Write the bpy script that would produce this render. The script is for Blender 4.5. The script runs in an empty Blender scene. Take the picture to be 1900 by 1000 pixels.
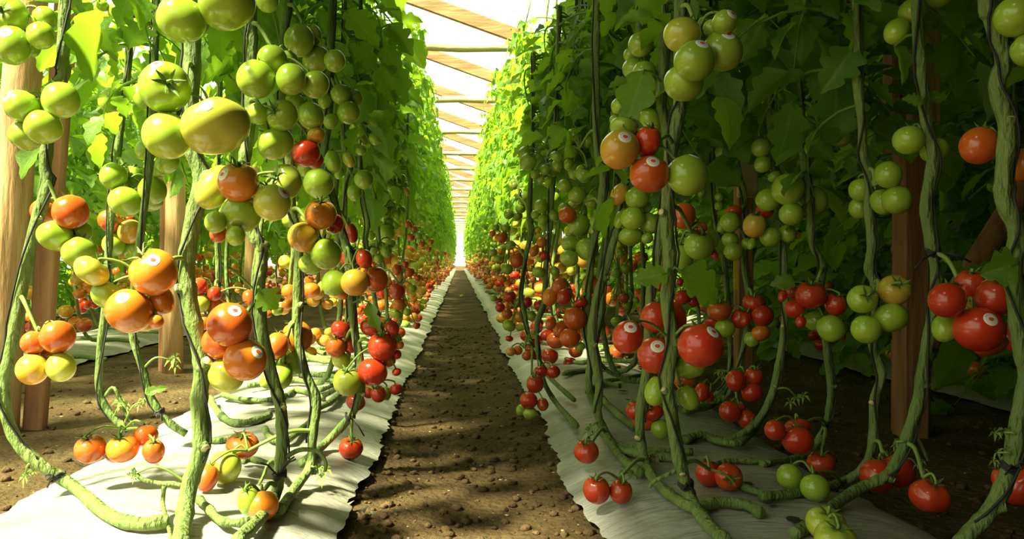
import bpy, math, random, zlib
import numpy as np
from mathutils import Vector, Matrix, Quaternion, noise

random.seed(7)
S = bpy.context.scene
COL = S.collection
PI = math.pi

# ------------------------------------------------------------------ camera, world, sun, exposure
F, VX, VY, EYE = 1480.0, 853.0, 485.0, 0.5          # focal length in px, vanishing point, eye height
cam_d = bpy.data.cameras.new('camera')
cam_d.sensor_width = 36.0
cam_d.lens = F / 1900.0 * 36.0
cam_d.shift_x = (950.0 - VX) / 1900.0
cam_d.shift_y = -(500.0 - VY) / 1900.0
cam_d.clip_start = 0.02
cam_d.clip_end = 400
cam = bpy.data.objects.new('camera', cam_d)
cam.location = (0, 0, EYE)
cam.rotation_euler = (PI / 2, 0, 0)
COL.objects.link(cam)
S.camera = cam

w = bpy.data.worlds.new('world')
S.world = w
w.use_nodes = True
bg = w.node_tree.nodes['Background']
bg.inputs[0].default_value = (1.0, 1.0, 0.74, 1)
bg.inputs[1].default_value = 1.2

sun_d = bpy.data.lights.new('sun', 'SUN')
sun_d.energy = 16.0
sun_d.angle = math.radians(6)
sun_d.color = (1.0, 0.92, 0.60)
sun = bpy.data.objects.new('sun', sun_d)
sun.rotation_euler = Vector((0.48, 0.38, -0.79)).to_track_quat('-Z', 'Y').to_euler()
COL.objects.link(sun)

S.view_settings.view_transform = 'Standard'
S.view_settings.look = 'None'
S.view_settings.gamma = 1.0
S.view_settings.use_curve_mapping = False
S.view_settings.exposure = 0.62
try:
    S.cycles.transparent_max_bounces = 16
    S.cycles.max_bounces = 8
except Exception:
    pass

# ------------------------------------------------------------------ helpers
def P(px, py, D):
    """point at distance D down the house that the photograph shows at (px, py)"""
    return Vector(((px - VX) / F * D, D, EYE - (py - VY) / F * D))

def link(o, parent=None):
    COL.objects.link(o)
    if parent is not None:
        o.parent = parent
    return o

def tag(o, label=None, cat=None, group=None, kind=None):
    if label: o['label'] = label
    if cat: o['category'] = cat
    if group: o['group'] = group
    if kind: o['kind'] = kind
    return o

def empty(name, loc=(0, 0, 0)):
    o = bpy.data.objects.new(name, None)
    o.location = loc
    o.empty_display_size = 0.05
    return link(o)

class MB:
    """collects verts / faces / material indices of ONE mesh"""
    def __init__(s):
        s.v, s.f, s.m, s.uv = [], [], [], []
    def add(s, verts, faces, mi=0):
        b = len(s.v)
        s.v.extend([tuple(p) for p in verts])
        s.f.extend([tuple(i + b for i in q) for q in faces])
        s.m.extend([mi] * len(faces))
    def tube(s, pts, rad, seg=8, mi=0, caps=True):
        n = len(pts)
        pts = [Vector(p) for p in pts]
        if not hasattr(rad, '__len__'): rad = [rad] * n
        t0 = (pts[1] - pts[0]).normalized()
        a = t0.orthogonal().normalized()
        verts, faces = [], []
        for i in range(n):
            t = (pts[min(i + 1, n - 1)] - pts[max(i - 1, 0)])
            if t.length < 1e-9: t = t0
            t.normalize()
            a = a - t * a.dot(t)
            a = a.normalized() if a.length > 1e-6 else t.orthogonal().normalized()
            b = t.cross(a)
            for k in range(seg):
                an = 2 * PI * k / seg
                verts.append(pts[i] + (a * math.cos(an) + b * math.sin(an)) * rad[i])
            t0 = t
        for i in range(n - 1):
            for k in range(seg):
                k2 = (k + 1) % seg
                faces.append((i * seg + k, i * seg + k2, (i + 1) * seg + k2, (i + 1) * seg + k))
        if caps:
            faces.append(tuple(reversed(range(seg))))
            faces.append(tuple(range((n - 1) * seg, n * seg)))
        s.add(verts, faces, mi)
    def box(s, c, dx, dy, dz, ax=None, mi=0):
        """box centred at c with half extents along axes ax"""
        ax = ax or (Vector((1, 0, 0)), Vector((0, 1, 0)), Vector((0, 0, 1)))
        c = Vector(c)
        vs = []
        for i in (-1, 1):
            for j in (-1, 1):
                for k in (-1, 1):
                    vs.append(c + ax[0] * dx * i + ax[1] * dy * j + ax[2] * dz * k)
        s.add(vs, [(0, 1, 3, 2), (4, 6, 7, 5), (0, 4, 5, 1), (2, 3, 7, 6), (0, 2, 6, 4), (1, 5, 7, 3)], mi)
    def mesh(s, name, mats, smooth=True):
        me = bpy.data.meshes.new(name)
        me.from_pydata(s.v, [], s.f)
        for m in (mats if isinstance(mats, (list, tuple)) else [mats]): me.materials.append(m)
        if any(s.m): me.polygons.foreach_set('material_index', s.m)
        if smooth: me.polygons.foreach_set('use_smooth', [True] * len(s.f))
        me.update()
        return me
    def build(s, name, mats, parent=None, smooth=True):
        return link(bpy.data.objects.new(name, s.mesh(name, mats, smooth)), parent)

def np_mesh(name, v, f, mats, mi=None, smooth=True, uv=None):
    me = bpy.data.meshes.new(name)
    me.from_pydata(v.tolist() if hasattr(v, 'tolist') else v, [], f.tolist() if hasattr(f, 'tolist') else f)
    for m in (mats if isinstance(mats, (list, tuple)) else [mats]): me.materials.append(m)
    if mi is not None: me.polygons.foreach_set('material_index', np.asarray(mi, dtype=np.int32))
    if uv is not None:
        lay = me.uv_layers.new(name='UVMap')
        vi = np.empty(len(me.loops), dtype=np.int32); me.loops.foreach_get('vertex_index', vi)
        lay.data.foreach_set('uv', np.asarray(uv, dtype=np.float32)[vi].ravel())
    if smooth: me.polygons.foreach_set('use_smooth', np.ones(len(f), dtype=bool))
    me.update()
    return me

def smooth_path(pts, rad, k=5):
    """Catmull-Rom through pts"""
    n = len(pts)
    out, r = [], []
    for i in range(n - 1):
        p0, p1, p2, p3 = pts[max(i - 1, 0)], pts[i], pts[i + 1], pts[min(i + 2, n - 1)]
        for j in range(k):
            t = j / k
            out.append(0.5 * ((2 * p1) + (p2 - p0) * t + (2 * p0 - 5 * p1 + 4 * p2 - p3) * t * t + (3 * p1 - p0 - 3 * p2 + p3) * t ** 3))
            r.append(rad[i] * (1 - t) + rad[i + 1] * t)
    out.append(pts[-1]); r.append(rad[-1])
    return out, r

# ------------------------------------------------------------------ materials
def new_mat(name):
    m = bpy.data.materials.new(name)
    m.use_nodes = True
    nt = m.node_tree
    return m, nt, nt.nodes['Principled BSDF'], nt.nodes['Material Output']

def ramp(nt, stops):
    r = nt.nodes.new('ShaderNodeValToRGB')
    e = r.color_ramp.elements
    e[0].position, e[0].color = stops[0][0], (*stops[0][1], 1)
    e[1].position, e[1].color = stops[-1][0], (*stops[-1][1], 1)
    for p, c in stops[1:-1]:
        q = e.new(p); q.color = (*c, 1)
    return r

def noise_mat(name, scale, stops, rough=0.6, bump=0.0, stretch=(1, 1, 1), detail=5.0, coord='Object', bump_scale=None, spec=0.5):
    m, nt, b, out = new_mat(name)
    tc = nt.nodes.new('ShaderNodeTexCoord')
    mp = nt.nodes.new('ShaderNodeMapping')
    mp.inputs['Scale'].default_value = stretch
    n = nt.nodes.new('ShaderNodeTexNoise')
    n.inputs['Scale'].default_value = scale
    n.inputs['Detail'].default_value = detail
    r = ramp(nt, stops)
    L = nt.links.new
    L(tc.outputs[coord], mp.inputs[0]); L(mp.outputs[0], n.inputs['Vector'])
    L(n.outputs[0], r.inputs[0]); L(r.outputs[0], b.inputs['Base Color'])
    b.inputs['Roughness'].default_value = rough
    b.inputs['Specular IOR Level'].default_value = spec
    if bump:
        n2 = nt.nodes.new('ShaderNodeTexNoise')
        n2.inputs['Scale'].default_value = bump_scale or scale * 3
        n2.inputs['Detail'].default_value = 6
        L(mp.outputs[0], n2.inputs['Vector'])
        bp = nt.nodes.new('ShaderNodeBump')
        bp.inputs['Strength'].default_value = bump
        bp.inputs['Distance'].default_value = 0.02
        L(n2.outputs[0], bp.inputs['Height']); L(bp.outputs[0], b.inputs['Normal'])
    return m

def leaf_mat(name, c1, c2, trans, ratio=0.45):
    m, nt, b, out = new_mat(name)
    L = nt.links.new
    tc = nt.nodes.new('ShaderNodeTexCoord')
    n = nt.nodes.new('ShaderNodeTexNoise'); n.inputs['Scale'].default_value = 9; n.inputs['Detail'].default_value = 3
    L(tc.outputs['Object'], n.inputs['Vector'])
    r = ramp(nt, [(0.35, c1), (0.65, c2)])
    L(n.outputs[0], r.inputs[0])
    # midrib and side veins, drawn along the blade's own coordinates
    sx = nt.nodes.new('ShaderNodeSeparateXYZ'); L(tc.outputs['UV'], sx.inputs[0])
    def mth(op, a_, b_=None, c_=None):
        m_ = nt.nodes.new('ShaderNodeMath'); m_.operation = op
        for i_, x_ in enumerate((a_, b_, c_)):
            if x_ is None: continue
            if isinstance(x_, (int, float)): m_.inputs[i_].default_value = x_
            else: L(x_, m_.inputs[i_])
        return m_.outputs[0]
    au = mth('ABSOLUTE', sx.outputs['Y'])
    ph = mth('FRACT', mth('MULTIPLY_ADD', au, -1.5, mth('MULTIPLY', sx.outputs['X'], 7.0)))
    side = mth('LESS_THAN', mth('ABSOLUTE', mth('SUBTRACT', ph, 0.5)), 0.07)
    mid = mth('LESS_THAN', au, 0.07)
    vein = mth('MAXIMUM', mid, mth('MULTIPLY', side, 0.6))
    mxc = nt.nodes.new('ShaderNodeMix'); mxc.data_type = 'RGBA'
    L(mth('MULTIPLY', vein, 0.5), mxc.inputs['Factor']); L(r.outputs[0], mxc.inputs['A']); mxc.inputs['B'].default_value = (0.26, 0.38, 0.11, 1)
    L(mxc.outputs['Result'], b.inputs['Base Color'])
    b.inputs['Roughness'].default_value = 0.45
    b.inputs['Specular IOR Level'].default_value = 0.4
    n2 = nt.nodes.new('ShaderNodeTexNoise'); n2.inputs['Scale'].default_value = 120; n2.inputs['Detail'].default_value = 2
    L(tc.outputs['Object'], n2.inputs['Vector'])
    bp = nt.nodes.new('ShaderNodeBump'); bp.inputs['Strength'].default_value = 0.35; bp.inputs['Distance'].default_value = 0.004
    L(n2.outputs[0], bp.inputs['Height']); L(bp.outputs[0], b.inputs['Normal'])
    t = nt.nodes.new('ShaderNodeBsdfTranslucent'); t.inputs[0].default_value = (*trans, 1)
    mx = nt.nodes.new('ShaderNodeMixShader'); mx.inputs[0].default_value = ratio
    L(b.outputs[0], mx.inputs[1]); L(t.outputs[0], mx.inputs[2]); L(mx.outputs[0], out.inputs[0])
    return m

def tomato_mat(name, bottom, mid, top):
    m, nt, b, out = new_mat(name)
    L = nt.links.new
    tc = nt.nodes.new('ShaderNodeTexCoord')
    sp = nt.nodes.new('ShaderNodeSeparateXYZ'); L(tc.outputs['Generated'], sp.inputs[0])
    n = nt.nodes.new('ShaderNodeTexNoise'); n.inputs['Scale'].default_value = 2.2; n.inputs['Detail'].default_value = 3
    L(tc.outputs['Generated'], n.inputs['Vector'])
    ad = nt.nodes.new('ShaderNodeMath'); ad.operation = 'MULTIPLY_ADD'; ad.inputs[1].default_value = 0.5; 
    L(n.outputs[0], ad.inputs[0]); L(sp.outputs['Z'], ad.inputs[2])
    sb = nt.nodes.new('ShaderNodeMath'); sb.operation = 'SUBTRACT'; sb.inputs[1].default_value = 0.25
    L(ad.outputs[0], sb.inputs[0])
    r = ramp(nt, [(0.1, bottom), (0.5, mid), (0.95, top)])
    L(sb.outputs[0], r.inputs[0])
    oi = nt.nodes.new('ShaderNodeObjectInfo')
    hs = nt.nodes.new('ShaderNodeHueSaturation')
    mr = nt.nodes.new('ShaderNodeMapRange'); mr.inputs['To Min'].default_value = 0.88; mr.inputs['To Max'].default_value = 1.12
    L(oi.outputs['Random'], mr.inputs[0]); L(mr.outputs[0], hs.inputs['Value']); L(r.outputs[0], hs.inputs['Color'])
    L(hs.outputs[0], b.inputs['Base Color'])
    b.inputs['Roughness'].default_value = 0.22
    b.inputs['Specular IOR Level'].default_value = 0.5
    b.inputs['Coat Weight'].default_value = 0.25
    b.inputs['Coat Roughness'].default_value = 0.12
    return m

M = {}
M['stem'] = noise_mat('vine_stem', 14, [(0.3, (0.085, 0.15, 0.03)), (0.7, (0.19, 0.27, 0.065))], 0.65, 0.8, (1, 1, 0.3), bump_scale=90)
M['cut'] = noise_mat('cut_stem_end', 60, [(0.3, (0.42, 0.36, 0.16)), (0.7, (0.6, 0.55, 0.32))], 0.8)
M['truss'] = noise_mat('truss_stalk', 20, [(0.3, (0.13, 0.22, 0.03)), (0.7, (0.24, 0.36, 0.07))], 0.6)
M['calyx'] = noise_mat('calyx_green', 30, [(0.3, (0.06, 0.13, 0.02)), (0.7, (0.14, 0.24, 0.04))], 0.6)
M['leaf'] = leaf_mat('tomato_leaf', (0.06, 0.16, 0.014), (0.14, 0.28, 0.028), (0.36, 0.62, 0.03), 0.5)
M['dry'] = noise_mat('dry_truss_straw', 30, [(0.3, (0.16, 0.17, 0.05)), (0.7, (0.33, 0.31, 0.13))], 0.8)
M['twine'] = noise_mat('black_twine', 40, [(0.3, (0.008, 0.008, 0.008)), (0.7, (0.03, 0.028, 0.025))], 0.7)
M['soil'] = noise_mat('dry_soil', 5, [(0.25, (0.044, 0.030, 0.013)), (0.5, (0.086, 0.060, 0.026)), (0.78, (0.145, 0.104, 0.049))], 0.95, 0.9, detail=12, bump_scale=55, spec=0.15)
M['clod'] = noise_mat('soil_clod', 30, [(0.3, (0.07, 0.045, 0.022)), (0.7, (0.15, 0.1, 0.05))], 0.95, 0.6, spec=0.15)
M['chip'] = noise_mat('dry_chip', 30, [(0.3, (0.3, 0.24, 0.13)), (0.7, (0.5, 0.44, 0.28))], 0.8)
M['mulch'] = noise_mat('white_mulch_film', 2.4, [(0.25, (0.23, 0.23, 0.18)), (0.5, (0.31, 0.32, 0.29)), (0.75, (0.38, 0.39, 0.37))], 0.36, 0.5, (0.7, 2.2, 1), detail=6, bump_scale=26)
M['hole'] = noise_mat('torn_hole_soil', 40, [(0.3, (0.012, 0.01, 0.008)), (0.7, (0.035, 0.025, 0.018))], 0.95)
M['log'] = noise_mat('peeled_log', 6, [(0.28, (0.20, 0.10, 0.035)), (0.5, (0.44, 0.28, 0.12)), (0.75, (0.56, 0.40, 0.2))], 0.75, 0.5, (3.5, 3.5, 0.5), bump_scale=14)
M['plank'] = noise_mat('sawn_plank', 6, [(0.28, (0.16, 0.07, 0.028)), (0.5, (0.30, 0.145, 0.06)), (0.75, (0.40, 0.21, 0.1))], 0.8, 0.5, (4, 4, 0.45), bump_scale=14)
M['rafter'] = noise_mat('rafter_wood', 4, [(0.28, (0.2, 0.09, 0.035)), (0.5, (0.36, 0.18, 0.075)), (0.75, (0.44, 0.25, 0.12))], 0.8, 0.4, (0.5, 4, 4), bump_scale=10)
M['pole'] = noise_mat('pale_pole', 4, [(0.28, (0.36, 0.26, 0.12)), (0.5, (0.55, 0.44, 0.24)), (0.75, (0.64, 0.54, 0.33))], 0.75, 0.4, (0.5, 4, 4), bump_scale=10)
M['sticker'] = noise_mat('sticker_paper', 50, [(0.4, (0.74, 0.74, 0.70)), (0.6, (0.8, 0.8, 0.77))], 0.4)
M['sticker_red'] = noise_mat('sticker_red_print', 50, [(0.4, (0.62, 0.06, 0.025)), (0.6, (0.7, 0.09, 0.04))], 0.45)
M['sticker_grey'] = noise_mat('sticker_grey_print', 50, [(0.4, (0.33, 0.35, 0.31)), (0.6, (0.4, 0.42, 0.38))], 0.5)
M['tag'] = noise_mat('yellow_card', 20, [(0.4, (0.62, 0.48, 0.02)), (0.6, (0.72, 0.56, 0.03))], 0.5)

G, YG, AM, OR, OD, RD = 0, 1, 2, 3, 4, 5
TM = [tomato_mat('tomato_green_skin', (0.31, 0.43, 0.04), (0.26, 0.41, 0.032), (0.31, 0.44, 0.036)),
      tomato_mat('tomato_yellowgreen_skin', (0.46, 0.45, 0.06), (0.43, 0.47, 0.05), (0.33, 0.43, 0.045)),
      tomato_mat('tomato_amber_skin', (0.58, 0.27, 0.03), (0.58, 0.36, 0.04), (0.45, 0.38, 0.045)),
      tomato_mat('tomato_orange_skin', (0.60, 0.15, 0.015), (0.64, 0.19, 0.015), (0.62, 0.26, 0.025)),
      tomato_mat('tomato_orangered_skin', (0.52, 0.085, 0.012), (0.56, 0.105, 0.012), (0.56, 0.14, 0.018)),
      tomato_mat('tomato_red_skin', (0.46, 0.032, 0.010), (0.50, 0.038, 0.010), (0.50, 0.06, 0.014))]
TCOL = ['green', 'yellow-green', 'amber', 'orange', 'orange-red', 'red']
def ripe(v):
    return G if v < .18 else YG if v < .38 else AM if v < .63 else OR if v < .8 else OD if v < .9 else RD

# ------------------------------------------------------------------ ground and beds
BEDS = {'left': (-0.86, -0.235), 'right': (0.265, 0.80), 'farleft': (-2.5, -1.83), 'farright': (1.80, 2.5)}
BED_H = 0.055
def bed_z(x):
    for a, b in BEDS.values():
        if a <= x <= b:
            u = (x - a) / (b - a) * 2 - 1
            return BED_H * max(0.0, 1 - abs(u) ** 3.2)
    return 0.0
def surf(x, y=0): return bed_z(x)

def axis_steps(a, b, fine_a, fine_b, fine, growth=1.12):
    xs = list(np.arange(fine_a, fine_b + 1e-6, fine))
    s = fine; x = xs[-1]
    while x < b:
        s *= growth; x += s; xs.append(min(x, b))
    s = fine; x = xs[0]; pre = []
    while x > a:
        s *= growth; x -= s; pre.append(max(x, a))
    return pre[::-1] + xs

def grid_mesh(name, xs, ys, fz, mat):
    nx, ny = len(xs), len(ys)
    v = [fz(x, y, i, j) for j, y in enumerate(ys) for i, x in enumerate(xs)]
    f = [(j * nx + i, j * nx + i + 1, (j + 1) * nx + i + 1, (j + 1) * nx + i) for j in range(ny - 1) for i in range(nx - 1)]
    me = np_mesh(name, v, f, mat)
    return link(bpy.data.objects.new(name, me))

HOUSE_END = 47.0
def soil(x, y, i, j):
    z = 0.0
    inbed = any(a + .03 < x < b - .03 for a, b in BEDS.values())
    if not inbed:
        z += 0.010 * noise.noise((x * 3, y * 2.2, 0)) + 0.004 * noise.noise((x * 14, y * 12, 3)) + 0.0025 * noise.noise((x * 38, y * 34, 7))
        if BEDS['left'][1] < x < BEDS['right'][0]:
            u = (x - 0.015) / 0.25
            z -= 0.018 * (1 - u * u)
    else:
        z -= 0.01
    return (x, y, z - 0.004)
ground = grid_mesh('floor', axis_steps(-30, 30, -1.9, 1.9, 0.022), axis_steps(-25, 90, 1.0, 3.6, 0.022, 1.035), soil, M['soil'])
tag(ground, kind='structure')

def mulch_sheet(side, label, y0, y1, fine):
    a, b = BEDS[side]
    n = 40
    us = [i / n for i in range(n + 1)]
    ys = axis_steps(y0, y1, max(y0, 1.0), 3.4, fine, 1.04)
    def fz(u, y, i, j):
        ea = a - 0.02 + 0.03 * noise.noise((y * 3.1, 1.7, a)) + 0.016 * noise.noise((y * 17, 2.7, a)) + 0.010 * noise.noise((y * 45, 2.7, a))
        eb = b + 0.02 + 0.03 * noise.noise((y * 3.1, 9.7, b)) + 0.018 * noise.noise((y * 17, 5.7, b)) + 0.012 * noise.noise((y * 45, 5.7, b))
        x = ea + (eb - ea) * u
        e = min(u, 1 - u)
        z = BED_H * max(0.0, 1 - abs(2 * u - 1) ** 3.2)
        k = min(1.0, e * 8)
        z += 0.004 + k * (0.007 * noise.noise((x * 4, y * 9, 2)) + 0.004 * noise.noise((x * 9 + y * 6, y * 26, 4)))
        z += (1 - k) * 0.007 * abs(noise.noise((x * 4, y * 34, 6))) + 0.006
        return (x, y, z)
    o = grid_mesh('mulch_sheet', us, ys, fz, M['mulch'])
    tag(o, label, 'plastic sheet')
    return o
mulch_left = mulch_sheet('left', 'white plastic mulch sheet under the brightly lit left-hand tomato row', 0.9, HOUSE_END, 0.022)
mulch_right = mulch_sheet('right', 'white plastic mulch sheet under the shaded right-hand tomato row', 0.9, HOUSE_END, 0.022)
mulch_sheet('farleft', 'white plastic mulch sheet of the row behind the left wooden posts', 1.0, 22, 0.035)
mulch_sheet('farright', 'white plastic mulch sheet of the dark row behind the right wooden posts', 1.0, 22, 0.035)

def planting_hole(sheet, px, py, wpx):
    D = (EYE - BED_H) * F / (py - VY)
    c = P(px, py, D); c.z = bed_z(c.x) + 0.018
    mb = MB(); r = wpx / F * D / 2; n = 14
    vs = [c + Vector((math.cos(2 * PI * k / n) * r * random.uniform(.6, 1.15), math.sin(2 * PI * k / n) * r * 1.1 * random.uniform(.5, 1.2), 0)) for k in range(n)]
    mb.add([c + Vector((0, 0, .002))] + vs, [(0, 1 + k, 1 + (k + 1) % n) for k in range(n)])
    h = mb.build('planting_hole', M['hole'], sheet)
    h['label'] = 'dark torn planting hole'
for q in ((505, 770, 22), (345, 985, 30), (655, 640, 12), (600, 680, 14)): planting_hole(mulch_left, *q)
for q in ((1285, 830, 24), (1425, 950, 26), (1385, 915, 30), (1155, 735, 18), (1475, 985, 40), (1165, 752, 12)): planting_hole(mulch_right, *q)

# loose clods and light chips lying on the soil: nobody could count them
def scatter(name, label, cat, mat, n, rmin, rmax, flat, seed):
    rng = random.Random(seed)
    mb = MB()
    for _ in range(n):
        y = 1.2 + 5.0 * rng.random() ** 1.8
        zone = rng.random()
        if zone < .5: x = rng.uniform(-0.22, 0.25)
        elif zone < .75: x = rng.uniform(-1.8, -0.88)
        else: x = rng.uniform(0.82, 1.8)
        r = rmin + (rmax - rmin) * rng.random() ** 4
        z = soil(x, y, 0, 0)[2] + r * flat * .4
        pts = []
        for th, m in ((0, 1), (PI * .33, 5), (PI * .66, 5), (PI, 1)):
            for k in range(m):
                an = 2 * PI * k / m + th
                rr = r * rng.uniform(.7, 1.25)
                pts.append((x + rr * math.sin(th) * math.cos(an), y + rr * math.sin(th) * math.sin(an), z + rr * math.cos(th) * flat))
        f = [(0, 1 + k, 1 + (k + 1) % 5) for k in range(5)] + [(1 + k, 6 + k, 6 + (k + 1) % 5, 1 + (k + 1) % 5) for k in range(5)] + [(11, 6 + (k + 1) % 5, 6 + k) for k in range(5)]
        mb.add(pts, f)
    o = mb.build(name, mat)
    tag(o, label, cat, kind='stuff')
scatter('soil_clods', 'small crumbled soil clods strewn over the paths', 'soil', M['clod'], 4200, 0.0018, 0.015, .6, 1)
scatter('dry_chips', 'pale dry plant chips strewn over the soil paths', 'debris', M['chip'], 420, 0.002, 0.007, .25, 2)

# ------------------------------------------------------------------ roof, posts
SLOPE = 0.36
def roof_z(x, y=0):
    # saw-tooth bays: falls to the right from a ridge at -2.7 to a gutter at 1.35, then up again
    if x < -2.7: return 2.96 + SLOPE * 2.7 - SLOPE * (-2.7 - x)
    if x < 1.35: return 2.96 - SLOPE * x
    return 2.96 - SLOPE * 1.35 + SLOPE * (x - 1.35)

nums = ['nearest', 'second nearest', 'third nearest', 'fourth nearest', 'fifth nearest', 'sixth nearest', 'seventh nearest', 'eighth nearest', 'ninth nearest', 'tenth nearest']
for k in range(-2, 19):
    y = 7.97 + 2.02 * k
    if y > HOUSE_END: break
    vis = k
    for (xa, xb, nm) in ((-2.7, 1.35, 'aisle'), (-6.6, -2.7, 'left'), (1.35, 5.4, 'right')):
        if nm != 'aisle' and k > 6: continue
        if nm == 'aisle' and k < 0: continue
        a = Vector((xa, y, roof_z(xa + (0.001 if xa == 1.35 else 0)))); b = Vector((xb, y, roof_z(xb - 0.001)))
        d = (b - a).normalized(); up = Vector((0, 1, 0)).cross(d)
        mb = MB(); mb.box((a + b) / 2, (b - a).length / 2, 0.028, 0.068, (d, Vector((0, 1, 0)), up))
        o = mb.build('roof_rafter', M['rafter'], smooth=False)
        bv = o.modifiers.new('bevel', 'BEVEL'); bv.width = 0.006
        if nm == 'aisle' and vis < 10:
            tag(o, f'brown sawn rafter sloping over the aisle, {nums[vis]} to the viewer', 'rafter', kind='thing')
        else:
            tag(o, {'aisle': 'brown rafter far down the aisle among closely stacked roof timbers', 'left': 'brown rafter above the left side row, glimpsed between leaves', 'right': 'brown rafter above the dark right side row'}[nm], 'rafter', {'aisle': 'distant rafters over the aisle', 'left': 'rafters over the left bay', 'right': 'rafters over the right bay'}[nm], 'thing')
for k in range(0, 20):
    y = 6.15 + 2.02 * k
    if y > HOUSE_END: break
    mb = MB()
    pts = [Vector((-1.35 + 2.7 * i / 8, y + .02 * noise.noise((i, k, 0)), 2.17 + .02 * noise.noise((i * .6, k * 3, 5)) - .004 * i)) for i in range(9)]
    mb.tube(pts, [0.034 + .003 * noise.noise((i, k, 9)) for i in range(9)], 10)
    o = mb.build('tie_pole', M['pole'])
    if k < 10: tag(o, f'pale round tie pole spanning the aisle, {nums[k]} to the viewer', 'pole', kind='thing')
    else: tag(o, 'pale tie pole far down the aisle near its end', 'pole', 'distant tie poles over the aisle', 'thing')

def log_post(base, top, r, label, group=None, planks=(), mat='log'):
    base, top = Vector(base), Vector(top)
    e = empty('wooden_post', base)
    mb = MB(); n = 10
    pts = [(top - base) * (i / n) + Vector((.012 * noise.noise((i * .7, base.y, 1)), 0, 0)) for i in range(n + 1)]
    mb.tube(pts, [r * (1.06 - .12 * i / n + .04 * noise.noise((i, base.y, 4))) for i in range(n + 1)], 14)
    mb.build('log', M[mat], e)
    d = (top - base).normalized()
    for (dx, dy, hw, hd, f0, f1) in planks:
        a = (top - base) * f0 + Vector((dx, dy, 0)); b = (top - base) * f1 + Vector((dx, dy, 0))
        mb = MB(); mb.box((a + b) / 2, hw, hd, (b - a).length / 2, (Vector((1, 0, 0)), Vector((0, 1, 0)), d))
        p = mb.build('plank', M['plank'], e, smooth=False)
        bv = p.modifiers.new('bevel', 'BEVEL'); bv.width = 0.004
    tag(e, label, 'post', group, 'thing')
    return e
PX = 1.305
# left line of posts (round logs with a plank nailed on)
log_post((-1.37, 2.36, -0.02), (-1.15, 2.36, 2.9), 0.052, 'leaning round log post at the left edge with a darker plank behind', planks=((0.085, 0.05, 0.03, 0.02, 0.0, 1.0),))
log_post((-PX, 3.63, -0.02), (-PX + .03, 3.63, 3.3), 0.043, 'round log post in the left path between the two white beds', planks=((-0.05, 0.03, 0.022, 0.02, 0, 1),))
for k in range(2, 7):
    y = 2.28 + 1.36 * k
    log_post((-PX, y, -.02), (-PX, y, 3.3), 0.043, 'round log post farther along the left path, seen between tomato stems', 'farther posts of the left path')
# right line of posts (sawn timbers)
def timber_post(base, h, label, parts, group=None):
    e = empty('timber_post', base)
    for (nm, dx, dy, hw, hd, z0, z1, mt) in parts:
        mb = MB(); mb.box((dx, dy, (z0 + z1) / 2), hw, hd, (z1 - z0) / 2)
        p = mb.build(nm, M[mt], e, smooth=False)
        bv = p.modifiers.new('bevel', 'BEVEL'); bv.width = 0.005
    tag(e, label, 'post', group, 'thing')
    return e
timber_post((PX, 2.28, -.03), 2.5, 'tall sawn timber post at right with boards nailed to its upper half',
            (('upright', 0, 0.03, .036, .036, 0, 2.52, 'plank'), ('board', .008, -.022, .044, .014, .90, 2.45, 'log'), ('board', -.06, .02, .012, .03, .84, 2.45, 'plank'), ('foot_block', .035, .09, .045, .03, 0, .30, 'plank')))
timber_post((PX, 3.64, -.03), 2.5, 'timber post farther right of the aisle with a pale board ending at chest height',
            (('upright', 0, 0.03, .035, .035, 0, 2.52, 'plank'), ('board', .0, -.022, .045, .014, .82, 2.45, 'pole')))
for k in range(2, 7):
    timber_post((PX, 2.28 + 1.36 * k, -.03), 2.5, 'dark timber post far along the right path behind the foliage', (('upright', 0, 0.03, .036, .036, 0, 2.52, 'plank'),), 'farther posts of the right path')
# slanting brace
mb = MB(); a = P(1716, 640, 2.36); b = P(2080, 60, 2.5)
bp = [a + (b - a) * (i / 8) for i in range(9)]
mb.tube([p - a for p in bp], [.034 + .003 * noise.noise((i, 3, 3)) for i in range(9)], 12)
br = mb.build('brace_pole', M['plank']); br.location = a
tag(br, 'slanting round brace pole leaning against the right timber post', 'brace', kind='thing')

# plastic film over the roof, side walls and end wall
fm, nt, b_, out_ = new_mat('clear_film')
tr = nt.nodes.new('ShaderNodeBsdfTransparent'); tr.inputs[0].default_value = (1, 1, 0.97, 1)
tl = nt.nodes.new('ShaderNodeBsdfTranslucent'); tl.inputs[0].default_value = (.9, .9, .84, 1)
mx = nt.nodes.new('ShaderNodeMixShader'); mx.inputs[0].default_value = 0.04
nt.links.new(tr.outputs[0], mx.inputs[1]); nt.links.new(tl.outputs[0], mx.inputs[2]); nt.links.new(mx.outputs[0], out_.inputs[0])
M['film'] = fm
nm_, nt, b_, out_ = new_mat('added_shade_net')  # nearly opaque, for the net added to block light
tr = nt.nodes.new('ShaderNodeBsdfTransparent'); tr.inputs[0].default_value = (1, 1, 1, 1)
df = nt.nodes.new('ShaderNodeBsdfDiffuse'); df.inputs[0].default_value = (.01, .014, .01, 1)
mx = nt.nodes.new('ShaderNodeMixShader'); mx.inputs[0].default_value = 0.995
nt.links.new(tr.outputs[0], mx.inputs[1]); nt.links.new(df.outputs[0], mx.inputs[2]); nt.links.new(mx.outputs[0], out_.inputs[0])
M['net'] = nm_

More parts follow.
